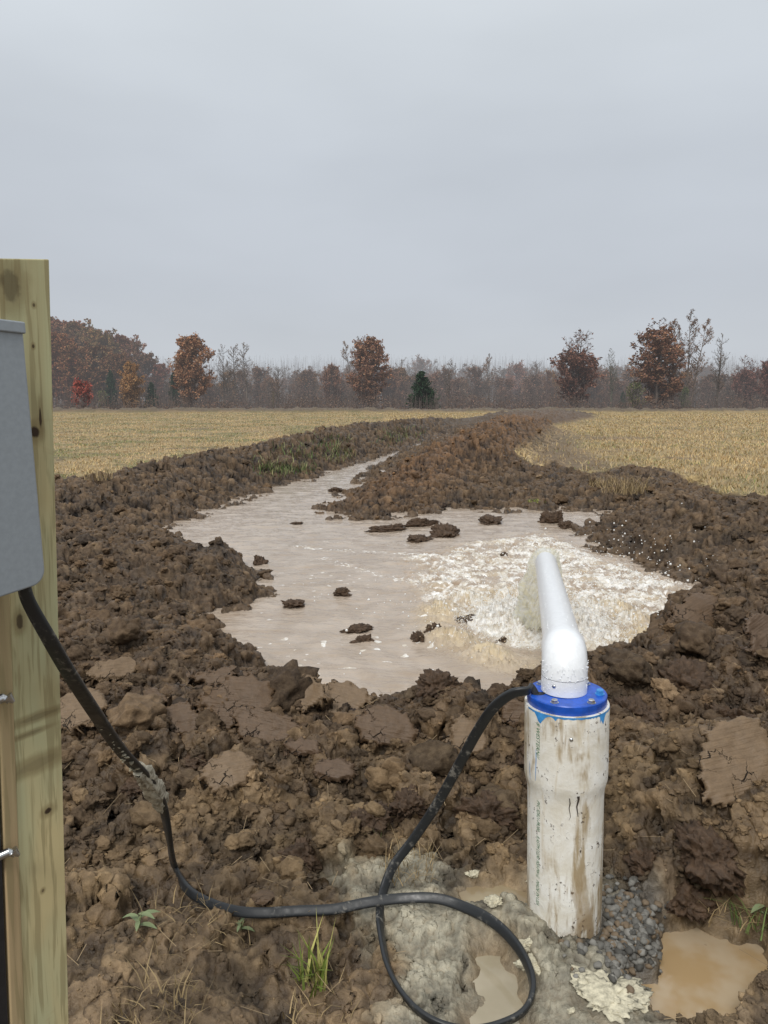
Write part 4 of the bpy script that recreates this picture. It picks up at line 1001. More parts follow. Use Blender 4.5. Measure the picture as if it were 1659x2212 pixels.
# annular lip at the mouth
T_ = dirp; N_ = np.cross(T_, [0, 0, 1]); N_ /= np.linalg.norm(N_); B_ = np.cross(N_, T_)
ang = np.arange(56) * 2 * math.pi / 56; oV = np.array([mo + r_ * (np.cos(t) * N_ + np.sin(t) * B_) for r_ in (.0565, .0505) for t in ang])
b.add(oV, [(k, (k + 1) % 56, 56 + (k + 1) % 56, 56 + k) for k in range(56)])
obj('pipe', b.mesh('pipe', M['pvc'], True, R(50)), dp)
b = MB(); b.lathe([(.0001, 0), (.0048, 0), (.0048, .003), (.0001, .004)], 10, Matrix.Rotation(R(-128), 4, 'Z') @ Matrix.Translation((.0622, 0, .030)) @ Matrix.Rotation(R(90), 4, 'Y'))
obj('screw', b.mesh('screw', M['zinc'], True), dp)
# rain drops on the white plastic
dr = []
for k in range(150):
    a = rnd.uniform(R(-180), R(0)); z = rnd.uniform(.004, .09); dr.append((.0624 * math.cos(a), .0624 * math.sin(a), z))
for k in range(110):
    t = rnd.random(); a = rnd.uniform(R(20), R(160)); c_ = pl[0] + (pl[-1] - pl[0]) * t * .7; dr.append(tuple(c_ + .0566 * (math.cos(a) * N_ + math.sin(a) * B_)))
dr = np.array(dr)
t = NT('clear drop'); t.set(Base_Color=(.86, .88, .9), Roughness=.03, IOR=1.33); M['drop'] = t.m
dm = scatter_lumps('water_drops', dr, NR.uniform(.0007, .0019, len(dr)), np.ones((len(dr), 3)), M['drop'], 2, 3, .12, .8)
o = obj('water_drops', dm, dp); o['kind'] = 'stuff'

# ------------------------------------------------------------------ falling water and splash
jr = empty('water_jet', tuple(mouth)); tag(jr, 'thick stream of water falling from the pipe mouth', 'water jet')
land = np.array([SC[0] - .02, SC[1] - .15, W + .05]) - mouth
n_ = 110; jp = []; jrad = []
for k in range(n_ + 1):
    t = k / n_; x_ = land[0] * t; y_ = land[1] * t; z_ = dirp[2] * 1.2 * t * .9 + (land[2] - dirp[2] * 1.2 * .9) * t * t
    jp.append((x_ - dirp[0] * .03 * (1 - t), y_ - dirp[1] * .03 * (1 - t), z_)); jrad.append(.052 + .020 * min(1, t * 6) + .085 * t ** 1.3)
b = MB(); b.tube(jp, jrad, 144)
V0 = np.concatenate(b.V[:1]); ctr = np.repeat(np.array(jp), 144, 0); dv = V0 - ctr; tt = np.repeat(np.linspace(0, 1, n_ + 1), 144); al = np.tile(np.arange(144) * 2 * math.pi / 144, n_ + 1)
nz_ = fbm(np.cos(al) * 2.6 + tt * 2, np.sin(al) * 2.6 + tt * 2, 400, 4, .6); nz2 = np.abs(fbm(np.cos(al) * 7 + tt * 6, np.sin(al) * 7 - tt * 5, 410, 4, .65))
b.V[0] = ctr + dv * (1 + (.10 + .32 * tt) * nz_ + (.06 + .24 * tt) * (nz2 - .25))[:, None] * np.array([1, 1, 1])
b.V = b.V[:1]; b.F = {4: b.F[4]}
obj('falling_stream', b.mesh('falling_stream', M['jet'], True), jr)
# spray: thrown drops and strands around the landing point
g = np.random.default_rng(77)
def spray(N, rmin, rmax, hmax, smin, smax, elong=3.0, fade=1.0, c=SC):
    a = g.random(N) * 6.283; rr2 = rmin + (rmax - rmin) * g.random(N) ** 1.1; t = (rr2 - rmin) / (rmax - rmin)
    arcz = hmax * (1 - (2 * t - .8) ** 2 / 1.5) * g.random(N) ** 1.3 + .01
    x = c[0] + rr2 * np.sin(a); y = c[1] + rr2 * np.cos(a) * 1.1; z = W + .03 + np.maximum(arcz, 0)
    v = np.stack([np.sin(a), np.cos(a), 1.3 - 2.2 * t + g.normal(0, .3, N)], 1); v /= np.linalg.norm(v, axis=1)[:, None]
    s_ = np.exp(g.normal(0, .5, N)) * smin; s_ = np.clip(s_, smin * .4, smax)
    return np.stack([x, y, z], 1), v, s_, elong * g.uniform(.3, 1.2, N)
def spindles(pos, vel, size, el):
    N = len(pos); up = np.array([0.3, .2, .9]); s1 = np.cross(vel, up); s1 /= np.linalg.norm(s1, axis=1)[:, None] + 1e-9; s2 = np.cross(vel, s1)
    e = (vel * (size * (1 + el))[:, None]); a_ = s1 * size[:, None]; b_ = s2 * size[:, None]
    Vv = np.stack([pos - e, pos + e, pos + a_, pos + b_, pos - a_, pos - b_], 1).reshape(-1, 3); k = (np.arange(N) * 6)[:, None]
    tri = np.array([[1, 2, 3], [1, 3, 4], [1, 4, 5], [1, 5, 2], [0, 3, 2], [0, 4, 3], [0, 5, 4], [0, 2, 5]])
    return Vv, (tri[None] + k[:, :, None]).reshape(-1, 3)
vv, ff = spindles(*spray(11000, .05, .62, .20, .0016, .005, 1.0))
tag(obj('white_spray', np_mesh('white_spray', vv, ff, M['foam'], True)), 'white spray thrown up where the jet hits the pond', 'spray', kind='stuff')
a1 = spray(2200, .50, .95, .11, .0018, .005, .8); vv, ff = spindles(*a1)
tag(obj('silty_spray', np_mesh('silty_spray', vv, ff, M['tanspray'], True)), 'beige silty splashes in a ring around the white spray', 'spray', kind='stuff')
# flung droplets against the right bank
N = 420; bx = g.normal(1.95, .42, N); by = g.normal(6.6, .5, N); bz = W + .05 + np.abs(g.normal(0, .20, N)); ps = np.stack([bx, by, bz], 1)
ps = np.concatenate([ps, np.stack([g.normal(SC[0], .8, 300), g.normal(SC[1] + .1, .7, 300), W + .03 + np.abs(g.normal(0, .16, 300))], 1)])
s_ = np.clip(np.exp(g.normal(0, .45, len(ps))) * .0042, .002, .011)
tag(obj('droplets', scatter_lumps('droplets', ps, s_, np.ones((len(ps), 3)), M['foam'], 1, 8, .2, 1.0)), 'white droplets flying before the dark right bank', 'droplets', kind='stuff')

# ------------------------------------------------------------------ cable
def spline(ctrl, per=14):
    c = [np.array(q, float) for q in ctrl]; c = [2 * c[0] - c[1]] + c + [2 * c[-1] - c[-2]]; out = []
    for i in range(1, len(c) - 2):
        for k in range(per):
            t = k / per
            out.append(.5 * ((2 * c[i]) + (-c[i - 1] + c[i + 1]) * t + (2 * c[i - 1] - 5 * c[i] + 4 * c[i + 1] - c[i + 2]) * t * t + (-c[i - 1] + 3 * c[i] - 3 * c[i + 1] + c[i + 2]) * t ** 3))
    out.append(c[-2]); return np.array(out)
def near_z(p):
    return max(gz(p[0] + a, p[1] + b_) for a in (-.02, 0, .02) for b_ in (-.02, 0, .02))
hole = np.array([WC[0] - .083 - .014, WC[1] - .010, ZT])
air = [PY(50, 1255, 1.16), PY(62, 1300, 1.165), PY(105, 1378, 1.195), PY(150, 1455, 1.27), PY(205, 1540, 1.42), PY(262, 1622, 1.62), PY(322, 1688, 1.82), PY(352, 1745, 1.97), PY(366, 1815, 2.06)]
gr_px = [(376, 1868), (400, 1915), (440, 1945), (500, 1966), (560, 1972), (640, 1968), (720, 1964), (800, 1958), (870, 1950), (940, 1950), (1000, 1958), (1060, 1988), (1110, 2035), (1142, 2090), (1150, 2140), (1130, 2185), (1080, 2212), (1020, 2224), (960, 2215), (905, 2185), (862, 2135), (836, 2080), (824, 2020), (820, 1975)]
gpts = [P(u, v, 0.0) for u, v in gr_px]; zs = np.array([near_z(p) for p in gpts])
for it in range(3):
    z2 = np.convolve(np.pad(zs, 2, mode='edge'), np.array([.12, .23, .3, .23, .12]), 'valid'); gpts = [P(u, v, z + .010) for (u, v), z in zip(gr_px, z2)]; zs = np.array([near_z(p) for p in gpts])
for k in (7, 8, 9): gpts[k][2] += .014
air2 = [PY(828, 1925, 2.16), PY(850, 1870, 2.20), PY(895, 1810, 2.22), PY(945, 1735, 2.20), PY(990, 1655, 2.15), PY(1028, 1585, 2.09), PY(1065, 1530, 2.03), PY(1105, 1499, 2.00), PY(1140, 1492, 1.995), hole + np.array([-.012, 0, .016]), hole + np.array([.004, 0, -.012]), hole + np.array([.008, 0, -.05])]
ctl = air + gpts + air2; cp = spline(ctl, 12)
m_ = len(cp); tw = np.zeros(m_); L_ = np.arange(m_) / 12.0
twk = np.interp(L_, [0, 4, 6.5, 7.2, 8.2, 10, 13, 17, 21, 24, 28, 32, 34, 38, 42, len(ctl)], [.3, .2, .2, .9, 1.3, .4, .15, .1, .5, .9, .9, .5, .3, .2, .2, .2])
cab = empty('power_cable', tuple(cp[0])); tag(cab, 'flat black rubber cable from the grey box, looped on the ground, into the blue cap', 'cable')
b = MB(); nL = len(ctl); rads = np.interp(L_, [0, 2, 5, 7, 10, 20, 30, nL - 8, nL - 5, nL - 3, nL], [.010, .0125, .0145, .0155, .0150, .0150, .0135, .0155, .0145, .0115, .010]); b.tube(cp - cp[0], rads, 18, True, .48, twk, up=(0, -.6, .8))
obj('sheath', b.mesh('sheath', M['cable'], True, R(60)), cab)
# lump of dried mud on the splice
t = NT('dried grey mud'); v_ = t.coord('Object'); n1 = t.noise(v_, 60, 4, .65); t.set(Base_Color=t.mix(t.ramp(n1, .35, .6), (.20, .17, .12), (.50, .46, .36)), Roughness=.8, Normal=t.bump(n1, .7, .006)); M['dried'] = t.m
i0, i1 = int(5.6 * 12), int(7.15 * 12); seg = cp[i0:i1] - cp[0]; nn_ = len(seg)
b = MB(); b.tube(seg, [.011 + .012 * math.sin(math.pi * min(1, .12 + .88 * k / nn_)) for k in range(nn_)], 28, True, .75, twk[i0:i1], up=(0, -.6, .8))
Vs_ = b.V[0]; ct = np.repeat(seg, 28, 0); nz_ = fbm(Vs_[:, 0] * 60 + Vs_[:, 2] * 20, Vs_[:, 1] * 60 + Vs_[:, 2] * 50, 500, 3, .6); b.V[0] = ct + (Vs_ - ct) * (1 + .5 * nz_)[:, None]
obj('mud_lump', b.mesh('mud_lump', M['dried'], True), cab)
pk = []
for k in range(60):
    i = int((4.3 + 1.6 * rnd.random() ** .6) * 12); a = rnd.uniform(0, 6.28); pk.append(cp[i] - cp[0] + np.array([rnd.uniform(-.010, .010), -.0075 + rnd.uniform(-.003, .003), rnd.uniform(-.006, .006)]))
o = obj('mud_specks', scatter_lumps('mud_specks', np.array(pk), NR.uniform(.002, .006, 60), np.array([.42, .38, .28])[None] * NR.uniform(.7, 1.2, (60, 1)), M['crumbs'], 2, 33, .3, .5), cab); o['kind'] = 'stuff'

# ------------------------------------------------------------------ post, board, grey box
e1 = np.array([.54, .842, 0]); nf = np.array([.842, -.54, 0])
rt = np.array([-.545, 1.30]); 
pr = D.objects.new('wooden_post', None)
def prism(name, corners_bottom, corners_top, origin, ax, mat, parent=None, bev=.002):
    """box from 4 bottom and 4 top corners, stored in local axes (x along face, y depth, z up) so that the grain follows"""
    Mx = Matrix(((ax[0][0], ax[1][0], ax[2][0], origin[0]), (ax[0][1], ax[1][1], ax[2][1], origin[1]), (ax[0][2], ax[1][2], ax[2][2], origin[2]), (0, 0, 0, 1)))
    inv = Mx.inverted(); vs = [inv @ Vector(p) for p in list(corners_bottom) + list(corners_top)]
    me = D.meshes.new(name); me.from_pydata([tuple(p) for p in vs], [], [(0, 3, 2, 1), (4, 5, 6, 7), (0, 1, 5, 4), (1, 2, 6, 5), (2, 3, 7, 6), (3, 0, 4, 7)]); me.update(); me.materials.append(mat)
    bm = bmesh.new(); bm.from_mesh(me); bmesh.ops.recalc_face_normals(bm, faces=bm.faces)
    bm.to_mesh(me); bm.free()
    o = obj(name, me, parent); o.matrix_world = Mx if parent is None else parent.matrix_world.inverted() @ Mx
    if bev: bevel(o, bev, 2)
    return o
gp_z = gz(-.60, 1.28) - .25
def post_xy(z): return rt + np.array([-.0345 * (1.73 - z), 0])
def quad_at(z, w=.089, d=.089, shift=(0, 0)):
    q = post_xy(z) + np.array(shift); a = q; b_ = q - e1[:2] * w; c_ = b_ - nf[:2] * d; d_ = q - nf[:2] * d
    return [(p[0], p[1], z) for p in (b_, a, d_, c_)]
top = quad_at(1.731); top = [(p[0], p[1], p[2] + dz) for p, dz in zip(top, (-.012, 0, -.004, -.014))]
kn = [(.0186 * z - d, z, sx, sz, dk) for d, z, sx, sz, dk in ((.034, 1.452, .011, .012, .95), (.024, 1.475, .003, .022, .9), (.033, 1.59, .0028, .004, .8), (.030, 1.655, .003, .004, .7), (.030, .785, .010, .008, .95), (.072, 1.14, .008, .016, .75), (.045, .64, .0035, .004, .6), (.07, 1.68, .02, .03, .5), (.04, .965, .05, .006, .25), (.06, .94, .03, .004, .25), (.045, .88, .05, .012, .18))]
base = post_xy(0); 
post = prism('wooden_post', quad_at(gp_z), top, (base[0], base[1], 0), (e1, -nf, (0, 0, 1)), m_wood('treated pine post', kn))
tag(post, 'pale green treated square wooden post at the left edge, knotted and cut flat', 'post')
# end grain dark top edge comes from shadow and knots; narrow batten beside it
def bat(z):
    q = post_xy(z) - e1[:2] * .0895 + nf[:2] * .004; a = q; b_ = q - e1[:2] * .025; return [(p[0], p[1], z) for p in (b_, a, a - nf[:2] * .046, b_ - nf[:2] * .046)]
brd = prism('wooden_batten', bat(gz(-.66, 1.2) - .2), bat(1.33), (base[0] - .06, base[1] - .08, 0), (e1, -nf, (0, 0, 1)), m_wood('yellow pine batten', [(-.02, 1.0, .006, .02, .5)], (.46, .34, .19), (.44, .36, .20), (.42, .24, .12)))
tag(brd, 'narrow warm yellow wooden batten fixed beside the post under the box', 'batten')
BT = brd
def blk(z):
    q = post_xy(z) - e1[:2] * .1165 + nf[:2] * .001; return [(p[0], p[1], z) for p in (q - e1[:2] * .045, q - e1[:2] * .001, q - e1[:2] * .001 - nf[:2] * .08, q - e1[:2] * .045 - nf[:2] * .08)]
tag(prism('conduit_duct', blk(gz(-.7, 1.2) - .2), blk(1.25), (base[0], base[1], 0), (e1, -nf, (0, 0, 1)), M['black']), 'black plastic duct at the far left edge behind the batten', 'duct')
# strap screws poking from the left onto the batten
for (u, v, ln, lb) in ((8, 1507, .05, 'upper'), (20, 1840, .06, 'middle')):
    p = PLN(u + 12, v + 4, tuple(nf), float(nf[:2] @ (post_xy(.8) - 0) - .0) + .0)
    p = PY(u + 6, v, 1.19); q = p + np.array([-.07, -.02, -.022]); b = MB(); b.tube([q, p + np.array([-.004, 0, 0]), p + np.array([.003, .003, -.006])], [.0075, .0075, .006], 14)
    b.tube([p + np.array([.001, .0, .002]), p + np.array([.009, .004, -.009])], [.009, .003], 14)
    inv_ = brd.matrix_world.inverted(); me = b.mesh('bolt', M['zinc'], True, R(40)); o = obj('bolt', me, brd); o.matrix_parent_inverse = Matrix(); o.matrix_basis = inv_
# box
cpl = float(nf[:2] @ rt) + .095
TR = PLN(49, 700, tuple(nf), cpl); BR = PLN(100, 1258, tuple(nf), cpl); TL = PLN(0, 694, tuple(nf), cpl); BL = PLN(0, 1291, tuple(nf), cpl)
vx = BR - BL; vx /= np.linalg.norm(vx); vt = TR - TL; vt /= np.linalg.norm(vt)
BL2 = BR - vx * .26; TL2 = TR - vt * .26
bxr = empty('control_box', tuple(BR)); tag(bxr, 'grey painted metal control box mounted on the wooden post at the left edge', 'control box')
def loc(p): return tuple(np.array(p) - BR)
cr = .022; up_ = (TR - BR) / np.linalg.norm(TR - BR)
outline = [BL2] + [BR - vx * cr + vx * cr * math.sin(t) + up_ * cr * (1 - math.cos(t)) for t in np.linspace(0, math.pi / 2, 7)] + [TR, TL2]
nn3 = np.array([nf[0], nf[1], 0]); back = [p - nn3 * .085 for p in outline]
n_ = len(outline); b = MB(); b.add([loc(p) for p in outline + back], [tuple(range(n_)), tuple(range(2 * n_ - 1, n_ - 1, -1))] + [(k, n_ + k, n_ + (k + 1) % n_, (k + 1) % n_) for k in range(n_)])
o = obj('enclosure', b.mesh('enclosure', M['boxpaint'], False), bxr); bevel(o, .003, 3)
lip = [TL2 + nn3 * .004 - up_ * .014, TR + nn3 * .004 - up_ * .014 + vt * .002, TR + nn3 * .004 + up_ * .003 + vt * .002, TL2 + nn3 * .004 + up_ * .003]; lb_ = [p - nn3 * .095 for p in lip]
b = MB(); b.add([loc(p) for p in lip + lb_], [(0, 1, 2, 3), (7, 6, 5, 4), (0, 4, 5, 1), (1, 5, 6, 2), (2, 6, 7, 3), (3, 7, 4, 0)])
o = obj('lid_lip', b.mesh('lid_lip', M['boxpaint'], False), bxr); bevel(o, .002, 2)

# ------------------------------------------------------------------ trees
BRK_C = np.array([.17, .145, .125])
def tubes_np(segs):
    """segs: list of (p0, p1, r0, r1) -> 4-sided tapered tubes"""
    S = np.array([(*a, *b_, r0, r1) for a, b_, r0, r1 in segs]); p0, p1, r0, r1 = S[:, :3], S[:, 3:6], S[:, 6:7], S[:, 7:8]
    t = p1 - p0; t /= np.linalg.norm(t, axis=1)[:, None] + 1e-9; u = np.where(np.abs(t[:, 2:3]) > .9, np.array([[1., 0, 0]]), np.array([[0, 0, 1.]]))
    a = np.cross(t, u); a /= np.linalg.norm(a, axis=1)[:, None]; b_ = np.cross(t, a); k = [(1, 0), (0, 1), (-1, 0), (0, -1)]
    Vv = np.stack([p0 + r0 * (x * a + y * b_) for x, y in k] + [p1 + r1 * (x * a + y * b_) for x, y in k], 1).reshape(-1, 3); i = (np.arange(len(S)) * 8)[:, None]
    Q = np.concatenate([i + np.array([[j, (j + 1) % 4, 4 + (j + 1) % 4, 4 + j]]) for j in range(4)])
    return Vv, Q
def leaf_quads(pts, size, cols, g):
    N = len(pts); a = g.normal(size=(N, 3)); a /= np.linalg.norm(a, axis=1)[:, None]; b_ = np.cross(a, g.normal(size=(N, 3))); b_ /= np.linalg.norm(b_, axis=1)[:, None] + 1e-9
    s_ = (size * g.uniform(.6, 1.4, N))[:, None]; Vv = np.stack([pts - a * s_, pts - b_ * s_ * .6, pts + a * s_, pts + b_ * s_ * .6], 1).reshape(-1, 3)
    return Vv, np.arange(N * 4).reshape(-1, 4), np.repeat(cols, 4, 0)
def make_tree(seed, Hh, Rr, shape, leaf_n, leaf_c, leaf_lo, leaf_s=.17, stems=1, twig=True, nprim=46, droop=0.35, leaf_hi=1.0, crown0=.12, bark=(.17, .145, .125)):
    """unit tree: returns trunk mesh and crown mesh"""
    g = np.random.default_rng(seed); segs = []; tips = []
    env = {'oval': lambda t: max(.05, math.sin(math.pi * min(1, t * .79 + .19))) ** .75, 'cone': lambda t: (1 - t) ** .8 * .95 + .05, 'round': lambda t: max(.05, math.sqrt(max(0, 1 - (2 * t - .85) ** 2 * .75))), 'narrow': lambda t: .5 + .5 * math.sin(math.pi * (.25 + .7 * t))}[shape]
    for s_ in range(stems):
        hs = Hh * (1 if s_ == 0 else g.uniform(.7, .97)); ox_, oy_ = (0, 0) if s_ == 0 else g.normal(0, Rr * .12, 2); lean = g.normal(0, .03, 2) if s_ == 0 else g.normal(0, .09, 2)
        n = 10; tr = [np.array([ox_ + lean[0] * hs * k / n + g.normal(0, .06), oy_ + lean[1] * hs * k / n + g.normal(0, .06), hs * k / n * .97]) for k in range(n + 1)]; tr[0] = np.array([ox_, oy_, -.3])
        rb = .016 * hs
        for k in range(n): segs.append((tr[k], tr[k + 1], rb * (1 - k / n) + .015, rb * (1 - (k + 1) / n) + .015))
        npm = int(nprim / stems) + 6
        for q in range(npm):
            t = (q + g.random()) / npm; hgt = crown0 + (1 - crown0) * t; f = hgt * n; k = min(n - 1, int(f)); p = tr[k] + (tr[k + 1] - tr[k]) * (f - k)
            az = g.random() * 6.283; L = Rr * env(t) * g.uniform(.65, 1.1) / (1 if stems == 1 else 1.35); upv = g.uniform(.35, .9) if shape != 'cone' else g.uniform(-.1, .3)
            d = np.array([math.cos(az), math.sin(az), upv]); d /= np.linalg.norm(d); pr_ = p; r0 = .030 * L * .55 + .012; ns = 4
            for j in range(ns):
                d = d + np.array([g.normal(0, .12), g.normal(0, .12), .10 if shape != 'cone' else .02]); d /= np.linalg.norm(d); nx = pr_ + d * L / ns; segs.append((pr_, nx, r0 * (1 - j / ns) + .008, r0 * (1 - (j + 1) / ns) + .008))
                if twig or leaf_n:
                    for w_ in range(2 if j else 1):
                        dd = d + g.normal(0, .55, 3); dd[2] += .25; dd /= np.linalg.norm(dd); l2 = L * g.uniform(.18, .40) * (1 if j else .6); e_ = nx + dd * l2; 
                        if twig: segs.append((nx, e_, .018, .011))
                        tips.append((nx, e_))
                        if twig:
                            for z_ in range(2):
                                d3 = dd + g.normal(0, .6, 3); d3[2] += .2; d3 /= np.linalg.norm(d3); m__ = nx + dd * l2 * g.uniform(.3, .9); e3 = m__ + d3 * l2 * .6; segs.append((m__, e3, .013, .009)); tips.append((m__, e3))
                pr_ = nx
    Vt, Qt = tubes_np(segs); tc = np.array(bark)[None] * g.uniform(.8, 1.15, (len(Vt) // 8, 1)); tm = np_mesh('trunk', Vt, Qt, M['tree'], False, np.repeat(tc, 8, 0))
    cm_ = None
    if leaf_n:
        T0 = np.array([a for a, _ in tips]); T1 = np.array([b_ for _, b_ in tips]); wt_ = np.ones(len(T0)); zz_ = T1[:, 2] / Hh; wt_ *= np.clip(sst(-zz_, -leaf_hi - .14, -leaf_hi + .10), .04, 1) if leaf_hi < 1 else 1; wt_ *= np.where(zz_ > leaf_lo, 1, .1); wt_ *= g.uniform(.3, 1, len(T0)); wt_ /= wt_.sum()
        ix = g.choice(len(T0), leaf_n, p=wt_); t = g.random((leaf_n, 1)) * .9 + .2; pts = T0[ix] + (T1[ix] - T0[ix]) * t + g.normal(0, .16 if leaf_n > 1500 else .08, (leaf_n, 3)); pts[:, 2] = np.maximum(pts[:, 2], .1)
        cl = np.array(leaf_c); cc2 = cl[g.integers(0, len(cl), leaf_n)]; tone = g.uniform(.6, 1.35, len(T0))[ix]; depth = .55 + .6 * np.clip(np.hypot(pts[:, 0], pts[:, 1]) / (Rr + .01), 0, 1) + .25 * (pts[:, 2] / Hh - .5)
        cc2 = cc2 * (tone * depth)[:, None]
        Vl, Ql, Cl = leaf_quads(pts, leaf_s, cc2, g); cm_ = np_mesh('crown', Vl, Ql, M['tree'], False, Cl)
    return tm, cm_
RUST = [(.28, .145, .08), (.32, .18, .10), (.23, .125, .07), (.31, .21, .13)]; PURP = [(.23, .12, .08), (.20, .10, .07), (.27, .15, .10)]
ORNG = [(.40, .20, .07), (.34, .18, .08), (.42, .25, .11)]; GREN = [(.03, .065, .035), (.045, .085, .04), (.03, .05, .03)]; TAN = [(.22, .15, .10), (.19, .12, .09), (.25, .17, .12)]
OLIV = [(.19, .165, .08), (.25, .18, .09), (.26, .15, .08)]; REDB = [(.40, .10, .075), (.33, .10, .07), (.30, .12, .09)]
PT = {
 'oak1': make_tree(1, 13, 4.3, 'oval', 15000, RUST, .02, .20, nprim=80, crown0=.05), 'oak2': make_tree(2, 15, 4.5, 'oval', 15000, RUST + PURP, .02, .20, nprim=84, crown0=.05, leaf_hi=.93),
 'mixed1': make_tree(3, 16, 5.2, 'oval', 10500, PURP, .02, .20, stems=3, nprim=90, crown0=.06, leaf_hi=.68), 'mixed2': make_tree(4, 18, 5.4, 'oval', 13500, RUST + PURP, .02, .20, stems=3, nprim=95, crown0=.06, leaf_hi=.84),
 'bare1': make_tree(5, 13, 2.8, 'oval', 500, TAN, .2, .10, stems=2, nprim=44, crown0=.25), 'bare2': make_tree(6, 12, 1.8, 'narrow', 350, TAN, .3, .10, nprim=40, crown0=.3), 'bare3': make_tree(7, 17, 3.8, 'oval', 2000, TAN, .35, .13, stems=2, nprim=52, crown0=.15),
 'bare4': make_tree(8, 12, 3.2, 'round', 120, TAN, .2, .10, nprim=46, crown0=.15), 'sparse': make_tree(9, 14, 3.0, 'oval', 1800, TAN, .15, .12, nprim=50, crown0=.12),
 'cedar': make_tree(10, 8, 3.0, 'cone', 7000, GREN, .0, .17, nprim=90, crown0=.03, twig=False, bark=(.1, .08, .06)), 'orange': make_tree(11, 9, 3.4, 'round', 9000, ORNG, .0, .15, stems=3, nprim=50, crown0=.05),
 'red': make_tree(12, 5, 2.0, 'round', 3000, REDB, .0, .13, nprim=40, crown0=.08), 'hill1': make_tree(13, 17, 5.2, 'round', 12000, OLIV, .0, .24, nprim=80, crown0=.1), 'hill2': make_tree(14, 17, 5.0, 'round', 11000, RUST + OLIV, .0, .22, nprim=60, crown0=.1),
 'wood1': make_tree(15, 10, 2.8, 'oval', 2600, [(.24, .17, .14), (.27, .16, .13)], .0, .13, stems=2, nprim=48, crown0=.06), 'wood2': make_tree(16, 11, 2.6, 'narrow', 1500, [(.24, .19, .165)], .0, .11, stems=2, nprim=48, crown0=.1),
 'wood3': make_tree(17, 9, 3.2, 'round', 4200, [(.30, .16, .12), (.27, .18, .14), (.22, .15, .12)], .0, .15, nprim=46, crown0=.05), 'sapling': make_tree(18, 5, 2.2, 'round', 1200, [(.14, .17, .06), (.2, .19, .08)], .0, .13, stems=3, nprim=36, crown0=.05)}
PH = dict(oak1=13, oak2=15, mixed1=16, mixed2=18, bare1=13, bare2=12, bare3=17, bare4=12, sparse=14, cedar=8, orange=9, red=5, hill1=17, hill2=17, wood1=10, wood2=11, wood3=9, sapling=5)
NAME = dict(oak1='oak_tree', oak2='oak_tree', mixed1='oak_tree', mixed2='oak_tree', cedar='cedar_tree', orange='orange_leaved_tree', red='red_leaved_tree', sapling='sapling')
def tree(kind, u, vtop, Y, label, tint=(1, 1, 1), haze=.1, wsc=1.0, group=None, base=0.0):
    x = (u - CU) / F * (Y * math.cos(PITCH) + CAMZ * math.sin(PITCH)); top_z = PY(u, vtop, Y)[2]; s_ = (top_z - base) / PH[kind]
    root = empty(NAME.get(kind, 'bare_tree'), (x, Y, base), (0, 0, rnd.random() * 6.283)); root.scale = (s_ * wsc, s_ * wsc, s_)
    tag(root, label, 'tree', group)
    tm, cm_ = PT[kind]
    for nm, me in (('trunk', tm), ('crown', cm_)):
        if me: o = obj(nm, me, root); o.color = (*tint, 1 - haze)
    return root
G1 = 'trees along the far edge of the field'
